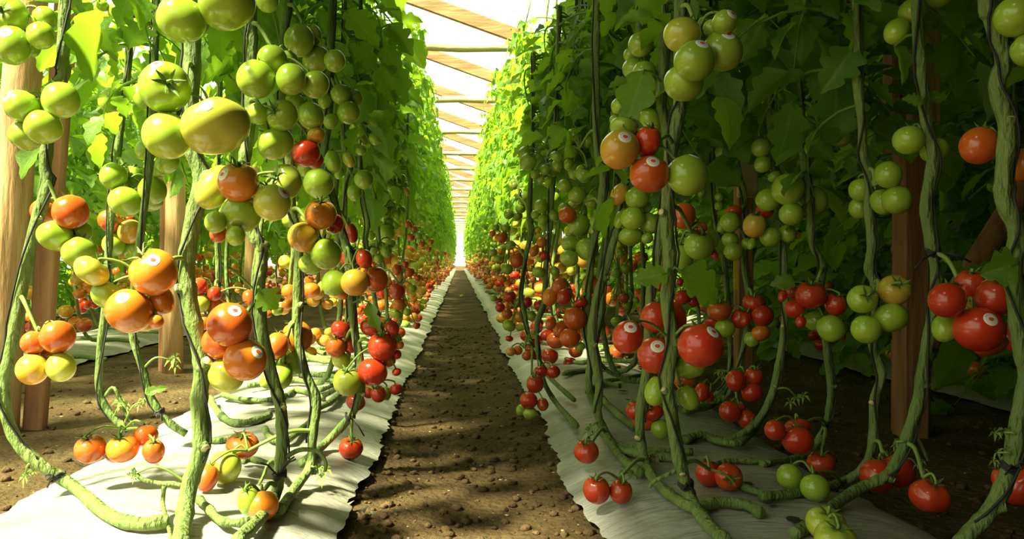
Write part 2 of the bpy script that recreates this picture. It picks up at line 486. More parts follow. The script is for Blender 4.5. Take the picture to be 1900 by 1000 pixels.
def quad_sheet(name, pts, mat):
    mb = MB(); mb.add(pts, [(0, 1, 2, 3)])
    o = mb.build(name, mat, smooth=False); o['kind'] = 'structure'; return o
Y0, Y1 = -3.0, HOUSE_END
rz = 0.08
for nm, xa, xb in (('ceiling', -2.7, 1.35), ('ceiling_left', -6.6, -2.7), ('ceiling_right', 1.3501, 5.4)):
    za, zb = roof_z(xa + (1e-4 if xa == -2.7 else 0)) + rz, roof_z(xb - 1e-4) + rz
    quad_sheet(nm, [(xa, Y0, za), (xb, Y0, zb), (xb, Y1, zb), (xa, Y1, za)], M['film'])
quad_sheet('wall_end', [(-6.6, Y1, 0), (5.4, Y1, 0), (5.4, Y1, 4.2), (-6.6, Y1, 4.2)], M['film'])
quad_sheet('wall_left', [(-6.6, Y0, 0), (-6.6, Y1, 0), (-6.6, Y1, 2.6), (-6.6, Y0, 2.6)], M['film'])
# unseen net added above and behind the right-hand rows to darken them
ADDED_NET = [(-1.0, -0.8, 1.95), (-1.0, 1.3, 1.95), (-0.6, 2.2, 1.95), (-0.1, 2.8, 2.0), (0.2, 3.4, 2.1), (0.4, 4.6, 2.36), (0.75, 5.6, 2.36), (1.15, 8.0, 2.36), (1.15, 14.0, 2.36)]
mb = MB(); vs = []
for (x, y, z) in ADDED_NET:
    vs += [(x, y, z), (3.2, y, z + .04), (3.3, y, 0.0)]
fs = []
for i in range(len(ADDED_NET) - 1):
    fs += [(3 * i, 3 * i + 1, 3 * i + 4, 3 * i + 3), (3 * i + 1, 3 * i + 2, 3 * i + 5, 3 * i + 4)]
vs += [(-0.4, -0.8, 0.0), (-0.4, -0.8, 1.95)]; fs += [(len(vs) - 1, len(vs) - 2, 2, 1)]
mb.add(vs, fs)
net = mb.build('added_shade_net', M['net'], smooth=False)
tag(net, 'unseen dark net added above, beside and behind the right-hand rows to shade them', 'shade net')

# ------------------------------------------------------------------ leaves
def leaflet(L, W, n, rng, cols=2):
    rows = n + 1
    us = np.linspace(-1, 1, 2 * cols + 1)
    V = []
    fold = rng.uniform(.1, .5); droop = rng.uniform(.1, .55); ph = rng.uniform(0, 1); roll = rng.uniform(-.25, .25)
    nl = rng.choice([2.5, 3, 3.5])
    for i in range(rows):
        t = i / n
        base = math.sin(PI * min(1, t ** .72)) ** .75 if 0 < t < 1 else 0.0
        lob = 1 + .62 * (abs(math.sin(PI * (nl * t + ph))) ** .7 - .62) * (1 if t < .93 else .3)
        hw = W * base * lob
        if i == 0: hw = W * .05
        for u in us:
            y = u * hw
            x = t * L + .18 * hw * (abs(u) - .2)
            z = fold * abs(y) - droop * L * t * t + .05 * W * math.sin(8 * t + 3 * u + ph * 6) + roll * y
            V.append((x, y, z))
    nc = len(us)
    Fq = [(i * nc + j, (i + 1) * nc + j, (i + 1) * nc + j + 1, i * nc + j + 1) for i in range(rows - 1) for j in range(nc - 1)]
    UV = [(i / n, u) for i in range(rows) for u in us]
    return np.array(V), np.array(Fq), np.array(UV)

def tube_np(pts, rad, seg=5):
    mb = MB(); mb.tube(pts, rad, seg, caps=False)
    return np.array(mb.v), np.array(mb.f)

def compound(rng, Lr=.27, n=7, size=.088):
    """a whole tomato leaf growing along +X from the origin"""
    Vs, Fs, Us = [], [], []
    up = rng.uniform(.1, .55); dr = rng.uniform(.45, 1.05)
    def pt(s): return np.array([Lr * s * (1 - .12 * s * s), .03 * math.sin(3 * s), Lr * (up * s - dr * s * s)])
    v, f = tube_np([Vector(pt(s)) for s in np.linspace(0, 1, 7)], [.0042 * (1 - .65 * s) for s in np.linspace(0, 1, 7)])
    Vs.append(v); Fs.append(f); off = len(v); Us.append(np.zeros((len(v), 2)))
    items = []
    for s, sz in ((.34, .62), (.58, .85), (.80, .95)):
        for sd in (-1, 1): items.append((s + rng.uniform(-.03, .03), sd * rng.uniform(50, 75), sz))
    for s in (.46, .69): items.append((s, rng.choice([-1, 1]) * 70, .3))
    items.append((1.0, rng.uniform(-10, 10), 1.25))
    for s, ang, sz in items:
        L_ = size * sz * rng.uniform(.85, 1.15)
        v, f, uv_ = leaflet(L_, L_ * rng.uniform(.27, .36), n if sz > .4 else 4, rng)
        v = v.copy(); v[:, 0] += .012
        tilt = math.radians(rng.uniform(-5, 45))
        R = Matrix.Rotation(math.radians(ang), 3, 'Z') @ Matrix.Rotation(tilt, 3, 'Y') @ Matrix.Rotation(rng.uniform(-.5, .5), 3, 'X')
        v = v @ np.array(R).T + pt(s)
        Vs.append(v); Fs.append(f + off); off += len(v); Us.append(uv_)
    return np.vstack(Vs), np.vstack(Fs), np.vstack(Us)

rngL = random.Random(11)
LEAF_HI = [compound(rngL, n=12) for _ in range(8)]
LEAF_LO = [compound(rngL, n=8) for _ in range(8)]

def foliage_mesh(name, leaves, mat):
    """leaves: list of (proto, location, azimuth, pitch, roll, scale)"""
    Vs, Fs, Us, off = [], [], [], 0
    for (pv, pf, pu), loc, az, pit, rol, sc in leaves:
        R = Matrix.Rotation(az, 3, 'Z') @ Matrix.Rotation(-pit, 3, 'Y') @ Matrix.Rotation(rol, 3, 'X')
        v = (pv * sc) @ np.array(R).T + np.array(loc)
        Vs.append(v); Fs.append(pf + off); off += len(v); Us.append(pu)
    return np_mesh(name, np.vstack(Vs), np.vstack(Fs), mat, uv=np.vstack(Us))

def row_foliage(name, rng, n, z0, z1, protos, rad=.06, sc=(.8, 1.25), flat=1.0):
    L = []
    for i in range(n):
        t = (i + rng.random()) / n
        z = z0 + (z1 - z0) * t
        az = i * 2.4 + rng.uniform(-.5, .5)
        L.append((rng.choice(protos), (rng.uniform(-rad, rad), rng.uniform(-rad * 2, rad * 2), z), az, rng.uniform(-.5, .45), rng.uniform(-.4, .4), rng.uniform(*sc)))
    me = foliage_mesh(name, L, M['leaf'])
    if flat != 1.0:                                   # plants of a row grow narrow towards the aisle
        co = np.empty(len(me.vertices) * 3, dtype=np.float32); me.vertices.foreach_get('co', co)
        co[0::3] = flat * np.tanh(co[0::3] / flat); me.vertices.foreach_set('co', co); me.update()
    return me
rngF = random.Random(5)
FOL_MID = [row_foliage('foliage', rngF, 52, .86, 2.12, LEAF_HI) for _ in range(3)]
FOL_FAR = [row_foliage('foliage', rngF, 72, .86, 2.12, LEAF_LO, .05, (.75, 1.15), .25) for _ in range(4)]
FOL_SIDE = [row_foliage('foliage', rngF, 44, .72, 1.6, LEAF_LO, .08, (.9, 1.3)) for _ in range(3)]
FOL_SHORT = [row_foliage('foliage', rngF, 50, .9, 1.34, LEAF_HI, .05, (.7, 1.1), .25) for _ in range(2)]
FOL_TALLER = [row_foliage('foliage', rngF, 62, .88, 1.68, LEAF_LO, .05, (.75, 1.15), .26) for _ in range(3)]
FOL_LOW = [row_foliage('foliage', rngF, 92, .12, 2.05, LEAF_LO, .12, (.95, 1.4)) for _ in range(3)]

# ------------------------------------------------------------------ tomato shapes
TVAR = [(5, .018, 0.2), (6, .026, 1.0), (4, .02, 2.0), (7, .03, .5), (5, .055, 1.3), (6, .014, 2.2)]
def tom_r(th, ph, var):
    n, a, p0 = TVAR[var]
    r = 1 - .26 * math.exp(-(th / .34) ** 2) - .05 * math.exp(-((PI - th) / .28) ** 2)
    r *= 1 + a * math.cos(n * ph + p0) * math.sin(th) * (.25 + .9 * math.exp(-(th / 1.0) ** 2)) + a * .35 * math.cos(2 * ph + p0)
    return r
def tom_geo(var, seg, rings):
    V = [(0, 0, tom_r(0, 0, var))]
    for i in range(1, rings):
        th = PI * i / rings
        for k in range(seg):
            ph = 2 * PI * k / seg
            r = tom_r(th, ph, var)
            V.append((r * math.sin(th) * math.cos(ph), r * math.sin(th) * math.sin(ph), r * math.cos(th)))
    V.append((0, 0, -tom_r(PI, 0, var)))
    Fq = [(0, 1 + k, 1 + (k + 1) % seg) for k in range(seg)]
    for i in range(rings - 2):
        for k in range(seg):
            a = 1 + i * seg + k; b = 1 + i * seg + (k + 1) % seg
            Fq.append((a, a + seg, b + seg, b))
    l = len(V) - 1
    Fq += [(l, 1 + (rings - 2) * seg + (k + 1) % seg, 1 + (rings - 2) * seg + k) for k in range(seg)]
    return V, Fq
_tmesh = {}
def tomato_mesh(var, rip):
    if (var, rip) not in _tmesh:
        V, Fq = tom_geo(var, 40, 24)
        _tmesh[(var, rip)] = np_mesh('tomato', V, Fq, TM[rip])
    return _tmesh[(var, rip)]
def calyx_mesh(seed):
    rng = random.Random(seed); mb = MB(); n = 6
    z0 = .76
    for k in range(n):
        a = 2 * PI * k / n + rng.uniform(-.2, .2); L = rng.uniform(.5, .72); lift = rng.uniform(.0, .30)
        rows = []
        for i, t in enumerate((0, .25, .55, .8, 1)):
            hw = [.05, .085, .07, .035, .004][i]
            r = .03 + L * t
            z = z0 + .02 + .18 * math.sin(min(1, t * 1.5) * PI / 2) * 1.05 + lift * t * t
            if t > .6: z += .05 * rng.uniform(-1, 1)
            for s in (-1, 0, 1):
                rows.append((r * math.cos(a) - s * hw * math.sin(a), r * math.sin(a) + s * hw * math.cos(a), z + (.02 if s == 0 else 0)))
        mb.add(rows, [(i * 3 + j, i * 3 + j + 3, i * 3 + j + 4, i * 3 + j + 1) for i in range(4) for j in range(2)])
    mb.tube([(0, 0, z0 - .03), (0, 0, z0 + .12), (.01, 0, z0 + .3)], [.075, .055, .05], 7)
    return mb.mesh('calyx', M['calyx'])
CALYX = [calyx_mesh(i) for i in range(5)]

def sticker_mesh(var, d, rs, upv, scale):
    """round paper sticker lying on the skin around local direction d; rs = real radius, scale = object scale"""
    sc = Vector(scale)
    dw = Vector((d.x * sc.x, d.y * sc.y, d.z * sc.z))
    nrm = Vector((d.x / sc.x, d.y / sc.y, d.z / sc.z)).normalized()
    u = (upv - nrm * upv.dot(nrm)).normalized(); v = nrm.cross(u)     # in scaled (real) space, local axes
    def onskin(a, b, lift):
        q = dw + (v * a + u * b) * rs
        ql = Vector((q.x / sc.x, q.y / sc.y, q.z / sc.z)).normalized()
        th = math.acos(max(-1, min(1, ql.z))); ph = math.atan2(ql.y, ql.x)
        return ql * (tom_r(th, ph, var) + lift)
    mb = MB()
    n = 28
    vs = [onskin(0, 0, .012)]
    for r in (.33, .66, .92, 1.0):
        for k in range(n):
            vs.append(onskin(r * math.cos(2 * PI * k / n), r * math.sin(2 * PI * k / n) , .012 if r < 1 else .004))
    fs = [(0, 1 + k, 1 + (k + 1) % n) for k in range(n)]
    for i in range(3):
        fs += [(1 + i * n + k, 1 + (i + 1) * n + k, 1 + (i + 1) * n + (k + 1) % n, 1 + i * n + (k + 1) % n) for k in range(n)]
    mb.add(vs, fs, 0)
    m = 20; dot = [onskin(0, -.02, .021)]
    for k in range(m):                                    # little red tomato: wide, notched at the top
        an = 2 * PI * k / m
        rr = .32 * (1 - .22 * max(0, math.sin(an)) ** 6)
        dot.append(onskin(1.12 * rr * math.cos(an), rr * math.sin(an) - .02, .02))
    mb.add(dot, [(0, 1 + k, 1 + (k + 1) % m) for k in range(m)], 1)
    for k in range(15):                                   # ring of tiny grey print along the upper rim
        an = PI * (.1 + .8 * k / 14)
        if k in (5, 9): continue
        da = .055
        q = [onskin(r * math.cos(an + s), r * math.sin(an + s), .02) for r, s in ((.68, -da), (.83, -da), (.83, da), (.68, da))]
        mb.add(q, [(0, 1, 2, 3)], 2)
    ring = []
    for k in range(32):
        an = 2 * PI * k / 32
        ring += [onskin(.56 * math.cos(an), .56 * math.sin(an), .018), onskin(.60 * math.cos(an), .60 * math.sin(an), .018)]
    mb.add(ring, [(2 * k, 2 * k + 1, (2 * k + 3) % 64, (2 * k + 2) % 64) for k in range(32)], 2)
    return mb.mesh('sticker', [M['sticker'], M['sticker_red'], M['sticker_grey']])

# ------------------------------------------------------------------ the plants one by one
# key: (label, distance, stem radius px, path of the stem in the photograph, extra stems [(path, radius px)], cut nodes, foliage start height or None)
PLANTS = {
 'L0': ('tomato plant cut off by the left edge with green fruit at the top corner', 1.5, 12, [(-40, -300), (-30, -20), (-60, 120), (-90, 400), (-80, 700)], [], [], 1.05),
 'L1': ('thickest tomato plant at front of left row, cut leaf stubs along its stem', 1.36, 18,
        [(352, -420), (356, -60), (358, 20), (356, 140), (352, 230), (362, 290), (374, 330), (360, 400), (347, 480), (350, 545), (362, 610), (375, 680), (369, 750), (374, 830), (352, 900), (342, 960), (335, 1010)],
        [([(352, 905), (325, 898), (295, 897), (262, 888), (245, 868)], 6), ([(305, 900), (302, 935), (312, 975), (318, 1002)], 5)],
        [(384, 330, 12), (385, 675, 13), (331, 538, 9), (378, 822, 12)], 1.0),
 'L2': ('leftmost leaning tomato plant beside the round log post, stem sweeping onto mulch', 1.5, 13,
        [(135, -420), (122, -60), (119, 40), (117, 110), (120, 135), (107, 165), (92, 240), (84, 310), (88, 345), (64, 425), (42, 530), (22, 640), (8, 710), (12, 770), (35, 825), (75, 862), (140, 905), (200, 955), (258, 972), (312, 966)],
        [], [(0, 718, 9), (78, 408, 7)], 1.0),
 'L3': ('thin tomato plant behind the leftmost one with two fruit bunches', 2.0, 8,
        [(250, -260), (243, -20), (238, 120), (226, 220), (217, 295), (207, 400), (201, 470), (197, 550), (186, 650), (184, 720), (200, 762), (232, 795)], [([(195, 735), (212, 720), (232, 765), (250, 790)], 4)], [], .9),
 'L4': ('slim tomato plant just left of the thick front stem, bent low', 1.85, 8,
        [(300, -300), (292, -20), (286, 150), (279, 290), (263, 420), (247, 550), (246, 620), (265, 685), (283, 742), (312, 782), (345, 805)], [], [], .92),
 'L5': ('second front tomato plant of left row with orange fruit at mid height', 1.46, 13,
        [(475, -420), (467, -60), (466, 30), (467, 110), (464, 190), (460, 260), (453, 315), (466, 425), (486, 462), (481, 540), (488, 620), (506, 700), (521, 757), (523, 820), (518, 880), (508, 925), (480, 965), (440, 1003)],
        [([(520, 855), (555, 835), (590, 838), (604, 858), (603, 875)], 5), ([(520, 850), (500, 858), (488, 885), (480, 900)], 4)], [(489, 460, 9), (521, 750, 9)], .98),
 'L6': ('pale-stemmed tomato plant, third from the front of left row', 1.62, 10,
        [(540, -360), (535, -20), (528, 70), (524, 180), (538, 300), (541, 390), (554, 440), (552, 540), (551, 610), (564, 685), (587, 742), (580, 810), (575, 865), (548, 905), (520, 945)],
        [], [(545, 698, 6), (555, 566, 6)], .98),
 'L7': ('tomato plant hung with red fruit to the ground at left of path', 1.9, 9,
        [(625, -250), (616, 0), (613, 130), (610, 215), (602, 280), (612, 345), (632, 420), (645, 470), (652, 550), (659, 620), (668, 668), (670, 725), (650, 772), (600, 826), (560, 860)],
        [], [(672, 728, 6)], .92),
 'L8': ('slender left row tomato plant behind the red-fruited one', 2.2, 5.5,
        [(645, -200), (640, 30), (637, 170), (637, 262), (648, 310), (641, 345), (640, 420), (645, 480), (648, 600), (640, 700), (600, 735)], [], [], .9),
 'L9': ('left row tomato plant with small round green bunch near its top', 2.4, 5,
        [(675, -200), (668, 30), (664, 200), (668, 300), (673, 370), (683, 415), (679, 450), (690, 520), (700, 600), (704, 650), (690, 700), (640, 720)], [], [], .9),
 'L10': ('narrow left row tomato plant with small green fruit up the stem', 2.75, 4,
        [(700, -120), (694, 100), (688, 260), (692, 340), (697, 370), (701, 405), (704, 450), (713, 500), (718, 580), (720, 630), (700, 665)], [], [], .9),
 'L11': ('small left row tomato plant at the aisle edge where the row darkens', 3.4, 3.2,
        [(760, -50), (756, 180), (757, 330), (754, 420), (745, 500), (746, 570), (742, 600), (725, 625)], [], [], .88),
 'L12': ('thin tomato stem behind the thick front plant, bronze fruit on it', 2.4, 5,
        [(420, -160), (412, 80), (405, 300), (402, 430), (404, 540), (388, 640), (400, 690), (440, 715)], [([(430, 700), (428, 600), (420, 500), (424, 400), (430, 200)], 5)], [], .92),
 'R1': ('thick front tomato plant of right row, stem running to bottom edge', 1.4, 14,
        [(1270, -420), (1264, -40), (1262, 60), (1262, 175), (1258, 215), (1246, 280), (1240, 350), (1238, 420), (1243, 480), (1238, 560), (1247, 635), (1238, 710), (1246, 770), (1263, 865), (1282, 925), (1310, 968), (1345, 1003)],
        [([(1258, 870), (1240, 880), (1215, 892), (1205, 905)], 5)], [(1227, 397, 8), (1256, 635, 9), (1236, 728, 7), (1263, 870, 8)], 1.0),
 'R2': ('tomato plant close behind the right front stem, crossing it low', 1.7, 10,
        [(1225, -300), (1229, -20), (1230, 110), (1226, 190), (1240, 270), (1232, 390), (1219, 480), (1206, 560), (1200, 680), (1187, 770), (1192, 835), (1210, 885), (1250, 922), (1290, 942), (1330, 932), (1380, 936), (1412, 952)],
        [], [(1185, 812, 8)], .82),
 'R3': ('right row tomato plant with stacked green bunch, third from the front', 1.9, 9,
        [(1195, -260), (1188, 0), (1178, 180), (1162, 320), (1151, 395), (1139, 445), (1125, 495), (1106, 560), (1097, 625), (1106, 680), (1112, 715), (1109, 765), (1122, 800), (1150, 846), (1190, 878)],
        [], [(1121, 516, 6), (1100, 638, 7)], .82),
 'R4': ('right row tomato plant with bronze and green fruit above red ones', 2.12, 8,
        [(1115, -200), (1108, 20), (1106, 150), (1108, 280), (1119, 330), (1112, 395), (1099, 465), (1091, 545), (1090, 600), (1096, 670), (1092, 712), (1108, 768), (1140, 826), (1185, 842), (1250, 850)],
        [], [(1096, 432, 5), (1100, 672, 6)], .88),
 'R5': ('faint right row stem among crowded green fruit left of front plants', 2.5, 4.5,
        [(1145, -160), (1138, 60), (1134, 180), (1126, 290), (1128, 400), (1121, 500), (1116, 580), (1105, 650), (1130, 690), (1180, 705)], [], [], .9),
 'R6': ('right row tomato plant leaning toward the path, shiny green fruit on it', 2.5, 5.5,
        [(1040, -100), (1034, 120), (1030, 270), (1024, 370), (1020, 430), (1012, 500), (1009, 560), (996, 600), (1000, 660), (1008, 705), (1030, 745), (1070, 790)], [], [], .92),
 'R7': ('path-edge right row tomato plant with red clusters touching the ground', 2.75, 5,
        [(995, -80), (990, 130), (988, 280), (981, 390), (984, 430), (975, 480), (967, 545), (974, 585), (981, 622), (996, 660), (1020, 700), (1065, 742)], [], [], .92),
 'R8': ('outer tomato plant of right row with lone red and green trios', 1.92, 7.5,
        [(1425, -200), (1424, 20), (1426, 150), (1431, 250), (1437, 330), (1445, 405), (1453, 470), (1456, 560), (1455, 610), (1444, 680), (1428, 742), (1398, 788), (1350, 816), (1300, 806), (1272, 818)], [([(1400, 788), (1395, 775)], 3)], [(1453, 608, 5), (1436, 718, 5)], .8),
 'R9': ('outer right row tomato plant carrying a red and green bunch', 1.8, 7.5,
        [(1490, -200), (1487, 20), (1486, 150), (1489, 270), (1497, 345), (1502, 405), (1508, 455), (1525, 490), (1522, 560), (1531, 625), (1541, 715), (1540, 745), (1530, 795), (1500, 838), (1452, 856), (1415, 862)], [], [(1545, 717, 5)], .8),
 'R10': ('right row tomato plant hung with a green and a blushing quartet', 1.6, 9.5,
        [(1585, -300), (1588, 0), (1590, 150), (1600, 230), (1601, 285), (1613, 330), (1611, 385), (1617, 450), (1612, 500), (1624, 535), (1620, 640), (1636, 692), (1622, 745), (1619, 820), (1602, 868), (1550, 900), (1480, 914), (1412, 922)],
        [([(1618, 832), (1635, 830), (1648, 825)], 4)], [(1612, 376, 6), (1614, 748, 6)], .78),
 'R11': ('right row tomato plant in front of the sawn timber post', 1.45, 12,
        [(1690, -360), (1699, -40), (1704, 80), (1712, 165), (1721, 245), (1731, 295), (1718, 375), (1724, 435), (1737, 500), (1735, 545), (1727, 605), (1711, 690), (1703, 745), (1686, 800), (1662, 860), (1640, 886), (1595, 906), (1545, 940), (1500, 975), (1474, 990)],
        [([(1690, 815), (1700, 812), (1712, 832), (1722, 855)], 4), ([(1622, 893), (1640, 892), (1650, 888)], 6)], [(1717, 716, 7), (1652, 890, 7)], 1.0),
 'R12': ('hairy thick-stemmed tomato plant at the far right edge of the photo', 1.22, 17,
        [(1815, -420), (1828, -30), (1842, 40), (1862, 110), (1850, 160), (1868, 235), (1862, 330), (1862, 370), (1886, 430), (1880, 500), (1886, 570), (1894, 640), (1905, 700), (1890, 780), (1870, 880), (1835, 950), (1795, 992), (1770, 1030)],
        [], [(1868, 228, 10), (1850, 940, 10)], 1.1),
 'R13': ('tomato plant before the pale-boarded post, red bunch at knee height', 2.1, 6,
        [(1360, -150), (1359, 50), (1362, 230), (1371, 320), (1381, 360), (1383, 430), (1380, 490), (1388, 545), (1385, 610), (1376, 660), (1362, 710), (1340, 740), (1300, 745)], [], [], .82),
 'R14': ('thin stem between the front right plant and the boarded post', 2.3, 5,
        [(1318, -100), (1320, 100), (1323, 300), (1327, 410), (1340, 465), (1346, 530), (1352, 600), (1354, 685), (1330, 730), (1290, 745)], [([(1300, 640), (1296, 580), (1286, 510), (1280, 400)], 4)], [], .82),
 'R15': ('back tomato plant half hidden behind the right front fruit', 2.9, 4,
        [(1165, -60), (1168, 200), (1170, 480), (1172, 560), (1150, 600), (1130, 630)], [([(1142, 620), (1146, 560), (1147, 470)], 3)], [], .9),
}
# stems lying along the mulch before they climb: (plant, path, radius px)
LYING = [('L6', [(390, 738), (405, 765), (432, 784), (470, 781), (500, 770)], 6), ('L5', [(412, 732), (455, 742), (500, 742), (530, 734)], 5), ('L5', [(376, 815), (400, 818), (424, 815)], 6),
  ('L7', [(492, 795), (502, 813), (530, 816), (556, 800), (578, 778)], 6), ('L8', [(536, 733), (545, 724), (570, 728), (600, 738)], 5), ('L9', [(592, 724), (618, 714), (645, 690)], 5),
  ('L9', [(575, 711), (610, 706), (625, 708)], 4), ('L10', [(590, 695), (625, 690), (645, 680)], 4), ('L10', [(568, 640), (600, 655), (650, 668)], 4), ('L11', [(572, 655), (610, 670), (655, 680)], 4), ('L11', [(600, 640), (640, 650), (690, 645)], 3),
  ('L5', [(450, 856), (470, 853), (505, 863), (525, 882)], 6), ('L1', [(368, 925), (385, 942), (410, 966), (445, 970), (475, 964)], 8), ('L8', [(580, 760), (610, 748), (650, 715)], 6),
  ('R4', [(1115, 737), (1135, 758), (1175, 792)], 6), ('R8', [(1265, 815), (1300, 808), (1330, 818), (1370, 822), (1395, 802), (1420, 765)], 7), ('R9', [(1310, 870), (1340, 858), (1380, 855), (1430, 858)], 6),
  ('R13', [(1270, 762), (1310, 755), (1340, 735), (1360, 705)], 7), ('R3', [(1112, 800), (1150, 825), (1200, 836), (1285, 838)], 6), ('R6', [(1050, 666), (1080, 673), (1120, 662), (1165, 650)], 4),
  ('R7', [(1045, 694), (1095, 686), (1150, 682)], 4), ('R5', [(1120, 707), (1160, 702), (1205, 692)], 4), ('R6', [(1090, 728), (1115, 712), (1150, 716)], 5), ('R13', [(1225, 745), (1280, 752), (1330, 748)], 5),
  ('R14', [(1195, 700), (1240, 702), (1290, 700)], 4), ('R15', [(1110, 650), (1150, 640), (1190, 620)], 4), ('R10', [(1370, 900), (1430, 918), (1500, 910)], 7)]
FLAPS = [(640, 945, 40), (672, 955, 22), (690, 962, 18)]
# twine knots: (plant, x, y, tail px); sprays of spent flowers: (plant, x, y, size px, dry)
TIES = [('R11', 1738, 470, 55), ('L5', 515, 884, 70), ('L4', 300, 758, 14), ('L2', 112, 882, 16), ('R10', 1560, 896, 20), ('R12', 1872, 862, 30), ('R1', 1272, 905, 16), ('L7', 648, 772, 30), ('R9', 1532, 790, 20)]
SPRIGS = [('L2', 48, 880, 26, 0), ('L3', 235, 752, 28, 0), ('L3', 270, 745, 20, 0), ('L4', 318, 668, 26, 0), ('L1', 248, 880, 18, 0), ('L6', 590, 870, 28, 0), ('L7', 640, 715, 24, 0), ('R3', 1090, 800, 26, 0), ('R2', 1215, 850, 26, 1), ('R2', 1175, 880, 24, 0),
  ('R8', 1478, 738, 26, 0), ('R11', 1700, 862, 18, 1), ('R12', 1862, 802, 34, 0), ('R12', 1850, 840, 24, 0), ('R11', 1662, 820, 16, 0), ('R6', 985, 620, 16, 0), ('L11', 738, 600, 14, 0), ('R13', 1330, 690, 16, 0)]
# clusters: (plant, start distance, where, place on the stem, [tomatoes front to back])
# tomato: (x, y, width, height, ripeness, {s: sticker, c: visible calyx, t: calyx tilted to the viewer, b: behind the stem})
CL = []
def C(plant, D, where, at, toms): CL.append((plant, D, where, at, toms))
C('L0', 1.42, 'bunch in the top left corner of the photo', (-30, -30), [
  (22, 84, 66, 74, .05, dict(s=(25, 66))), (14, 28, 84, 64, .05, dict(c=(16, 25))), (76, 66, 50, 49, 0), (55, 83, 40, 46, 0), (83, 34, 43, 43, 0)])
C('L2', 1.42, 'bunch at the log post below the top left corner', (108, 155), [
  (40, 197, 62, 55, .05, dict(s=(24, 182))), (113, 186, 68, 63, 0), (80, 236, 68, 55, 0), (47, 252, 60, 50, 0), (77, 195, 24, 32, 0)])
C('L2', 1.44, 'mixed bunch under the bend of the leftmost plant', (88, 335), [
  (131, 393, 65, 60, .86), (103, 438, 65, 50, 0), (148, 469, 65, 53, 0), (80, 392, 46, 42, .82, dict(b=1)), (150, 430, 42, 40, 0)])
C('L2', 1.44, 'low bunch of the leftmost plant above left mulch', (50, 548), [
  (107, 625, 64, 57, .82), (113, 681, 53, 52, .3), (60, 685, 58, 55, .5), (62, 636, 45, 42, .84), (88, 660, 36, 30, .88)])
C('L3', 1.95, 'green bunch left of the big beefsteak fruits', (220, 292), [
  (211, 327, 50, 49, 0), (232, 374, 61, 52, 0), (283, 353, 52, 51, 0), (245, 330, 40, 45, 0), (281, 376, 44, 28, 0)])
C('L3', 2.0, 'pair beside the leaf at upper left', (226, 155), [(206, 186, 44, 48, 0), (262, 178, 34, 52, 0)])
C('L3', 2.0, 'shaded top bunch between the two left stems', (243, 0), [
  (216, 58, 40, 46, 0), (250, 51, 35, 30, 0), (222, 24, 42, 36, 0), (263, 30, 30, 42, 0), (242, 7, 24, 18, 0), (190, 10, 26, 20, 0)])
C('L3', 2.05, 'mixed bunch above the stickered orange trio', (206, 400), [
  (242, 430, 47, 42, .5), (212, 453, 44, 42, 0), (250, 465, 42, 37, 0), (205, 411, 48, 38, .84, dict(b=1)), (240, 407, 20, 16, .9)])
C('L4', 1.9, 'small greens under the big beefsteak fruits', (280, 262), [(272, 278, 42, 40, 0), (310, 302, 44, 36, 0), (293, 313, 34, 30, 0)])
C('L1', 1.24, 'pair at the top of the thick front plant', (357, -45), [
  (421, 8, 106, 80, .05), (337, 37, 90, 73, .1, dict(s=(313, 10))), (375, 48, 26, 42, 0)])
C('L1', 1.22, 'beefsteak trio on the thick front plant', (362, 128), [
  (400, 235, 126, 84, .2, dict(s=(400, 208))), (306, 162, 95, 95, .1, dict(s=(301, 125), c=(328, 160))), (310, 252, 90, 81, .05)])
C('L5', 1.4, 'bunch at the top edge over the second front plant', (469, -40), [(496, 0, 44, 46, 0)])
C('L5', 1.38, 'high green bunch of the second front plant', (470, 48), [
  (475, 147, 71, 67, .05), (540, 147, 57, 57, 0), (505, 110, 56, 48, .1), (533, 113, 40, 36, 0), (585, 157, 53, 46, 0)])
C('L6', 1.55, 'top green bunch of the third left plant', (533, 15), [
  (555, 75, 57, 60, 0), (587, 110, 52, 44, 0), (578, 66, 38, 42, 0), (621, 113, 40, 41, 0)])
C('L5', 1.42, 'lower green bunch of the second front plant', (466, 188), [
  (524, 214, 61, 58, 0, dict(c=(510, 206))), (512, 266, 69, 54, .05), (478, 211, 42, 36, 0)])
C('L6', 1.62, 'bunch with two reds high on the third left plant', (527, 225), [
  (577, 215, 49, 52, .12), (568, 284, 54, 46, .94), (545, 192, 50, 36, 0), (587, 251, 34, 28, .5), (584, 297, 34, 30, .94)])
C('L7', 1.88, 'upper bunch of the red-fruited left plant', (612, 140), [
  (632, 175, 37, 38, 0), (647, 209, 43, 40, 0), (658, 182, 30, 32, 0), (614, 225, 28, 29, 0), (603, 188, 24, 28, 0)])
C('L9', 2.3, 'small round green bunch before dark leaves', (667, 215), [
  (664, 240, 32, 27, 0), (697, 256, 26, 27, 0), (675, 258, 25, 26, 0), (695, 228, 26, 27, 0), (655, 256, 20, 25, 0), (648, 274, 20, 20, 0), (670, 279, 22, 18, 0)])
C('L7', 1.85, 'green bunch left of the pale stem', (604, 298), [
  (591, 340, 57, 53, 0), (618, 300, 31, 44, .05), (647, 296, 22, 32, .2), (567, 312, 30, 32, 0)])
C('L8', 2.15, 'green pair on the slender left stem', (645, 305), [(675, 333, 36, 35, .05), (658, 356, 28, 33, 0), (630, 322, 18, 24, 0)])
C('L5', 1.3, 'stickered bunch of the second front plant', (455, 305), [
  (442, 338, 78, 69, .76, dict(s=(421, 326), t=1)), (505, 376, 70, 64, .2, dict(s=(530, 358))), (527, 338, 64, 74, .2, dict(c=(515, 326))),
  (447, 398, 76, 58, .05), (400, 347, 62, 90, .22), (400, 412, 41, 40, 0), (437, 437, 36, 36, 0), (405, 433, 32, 34, .86)])
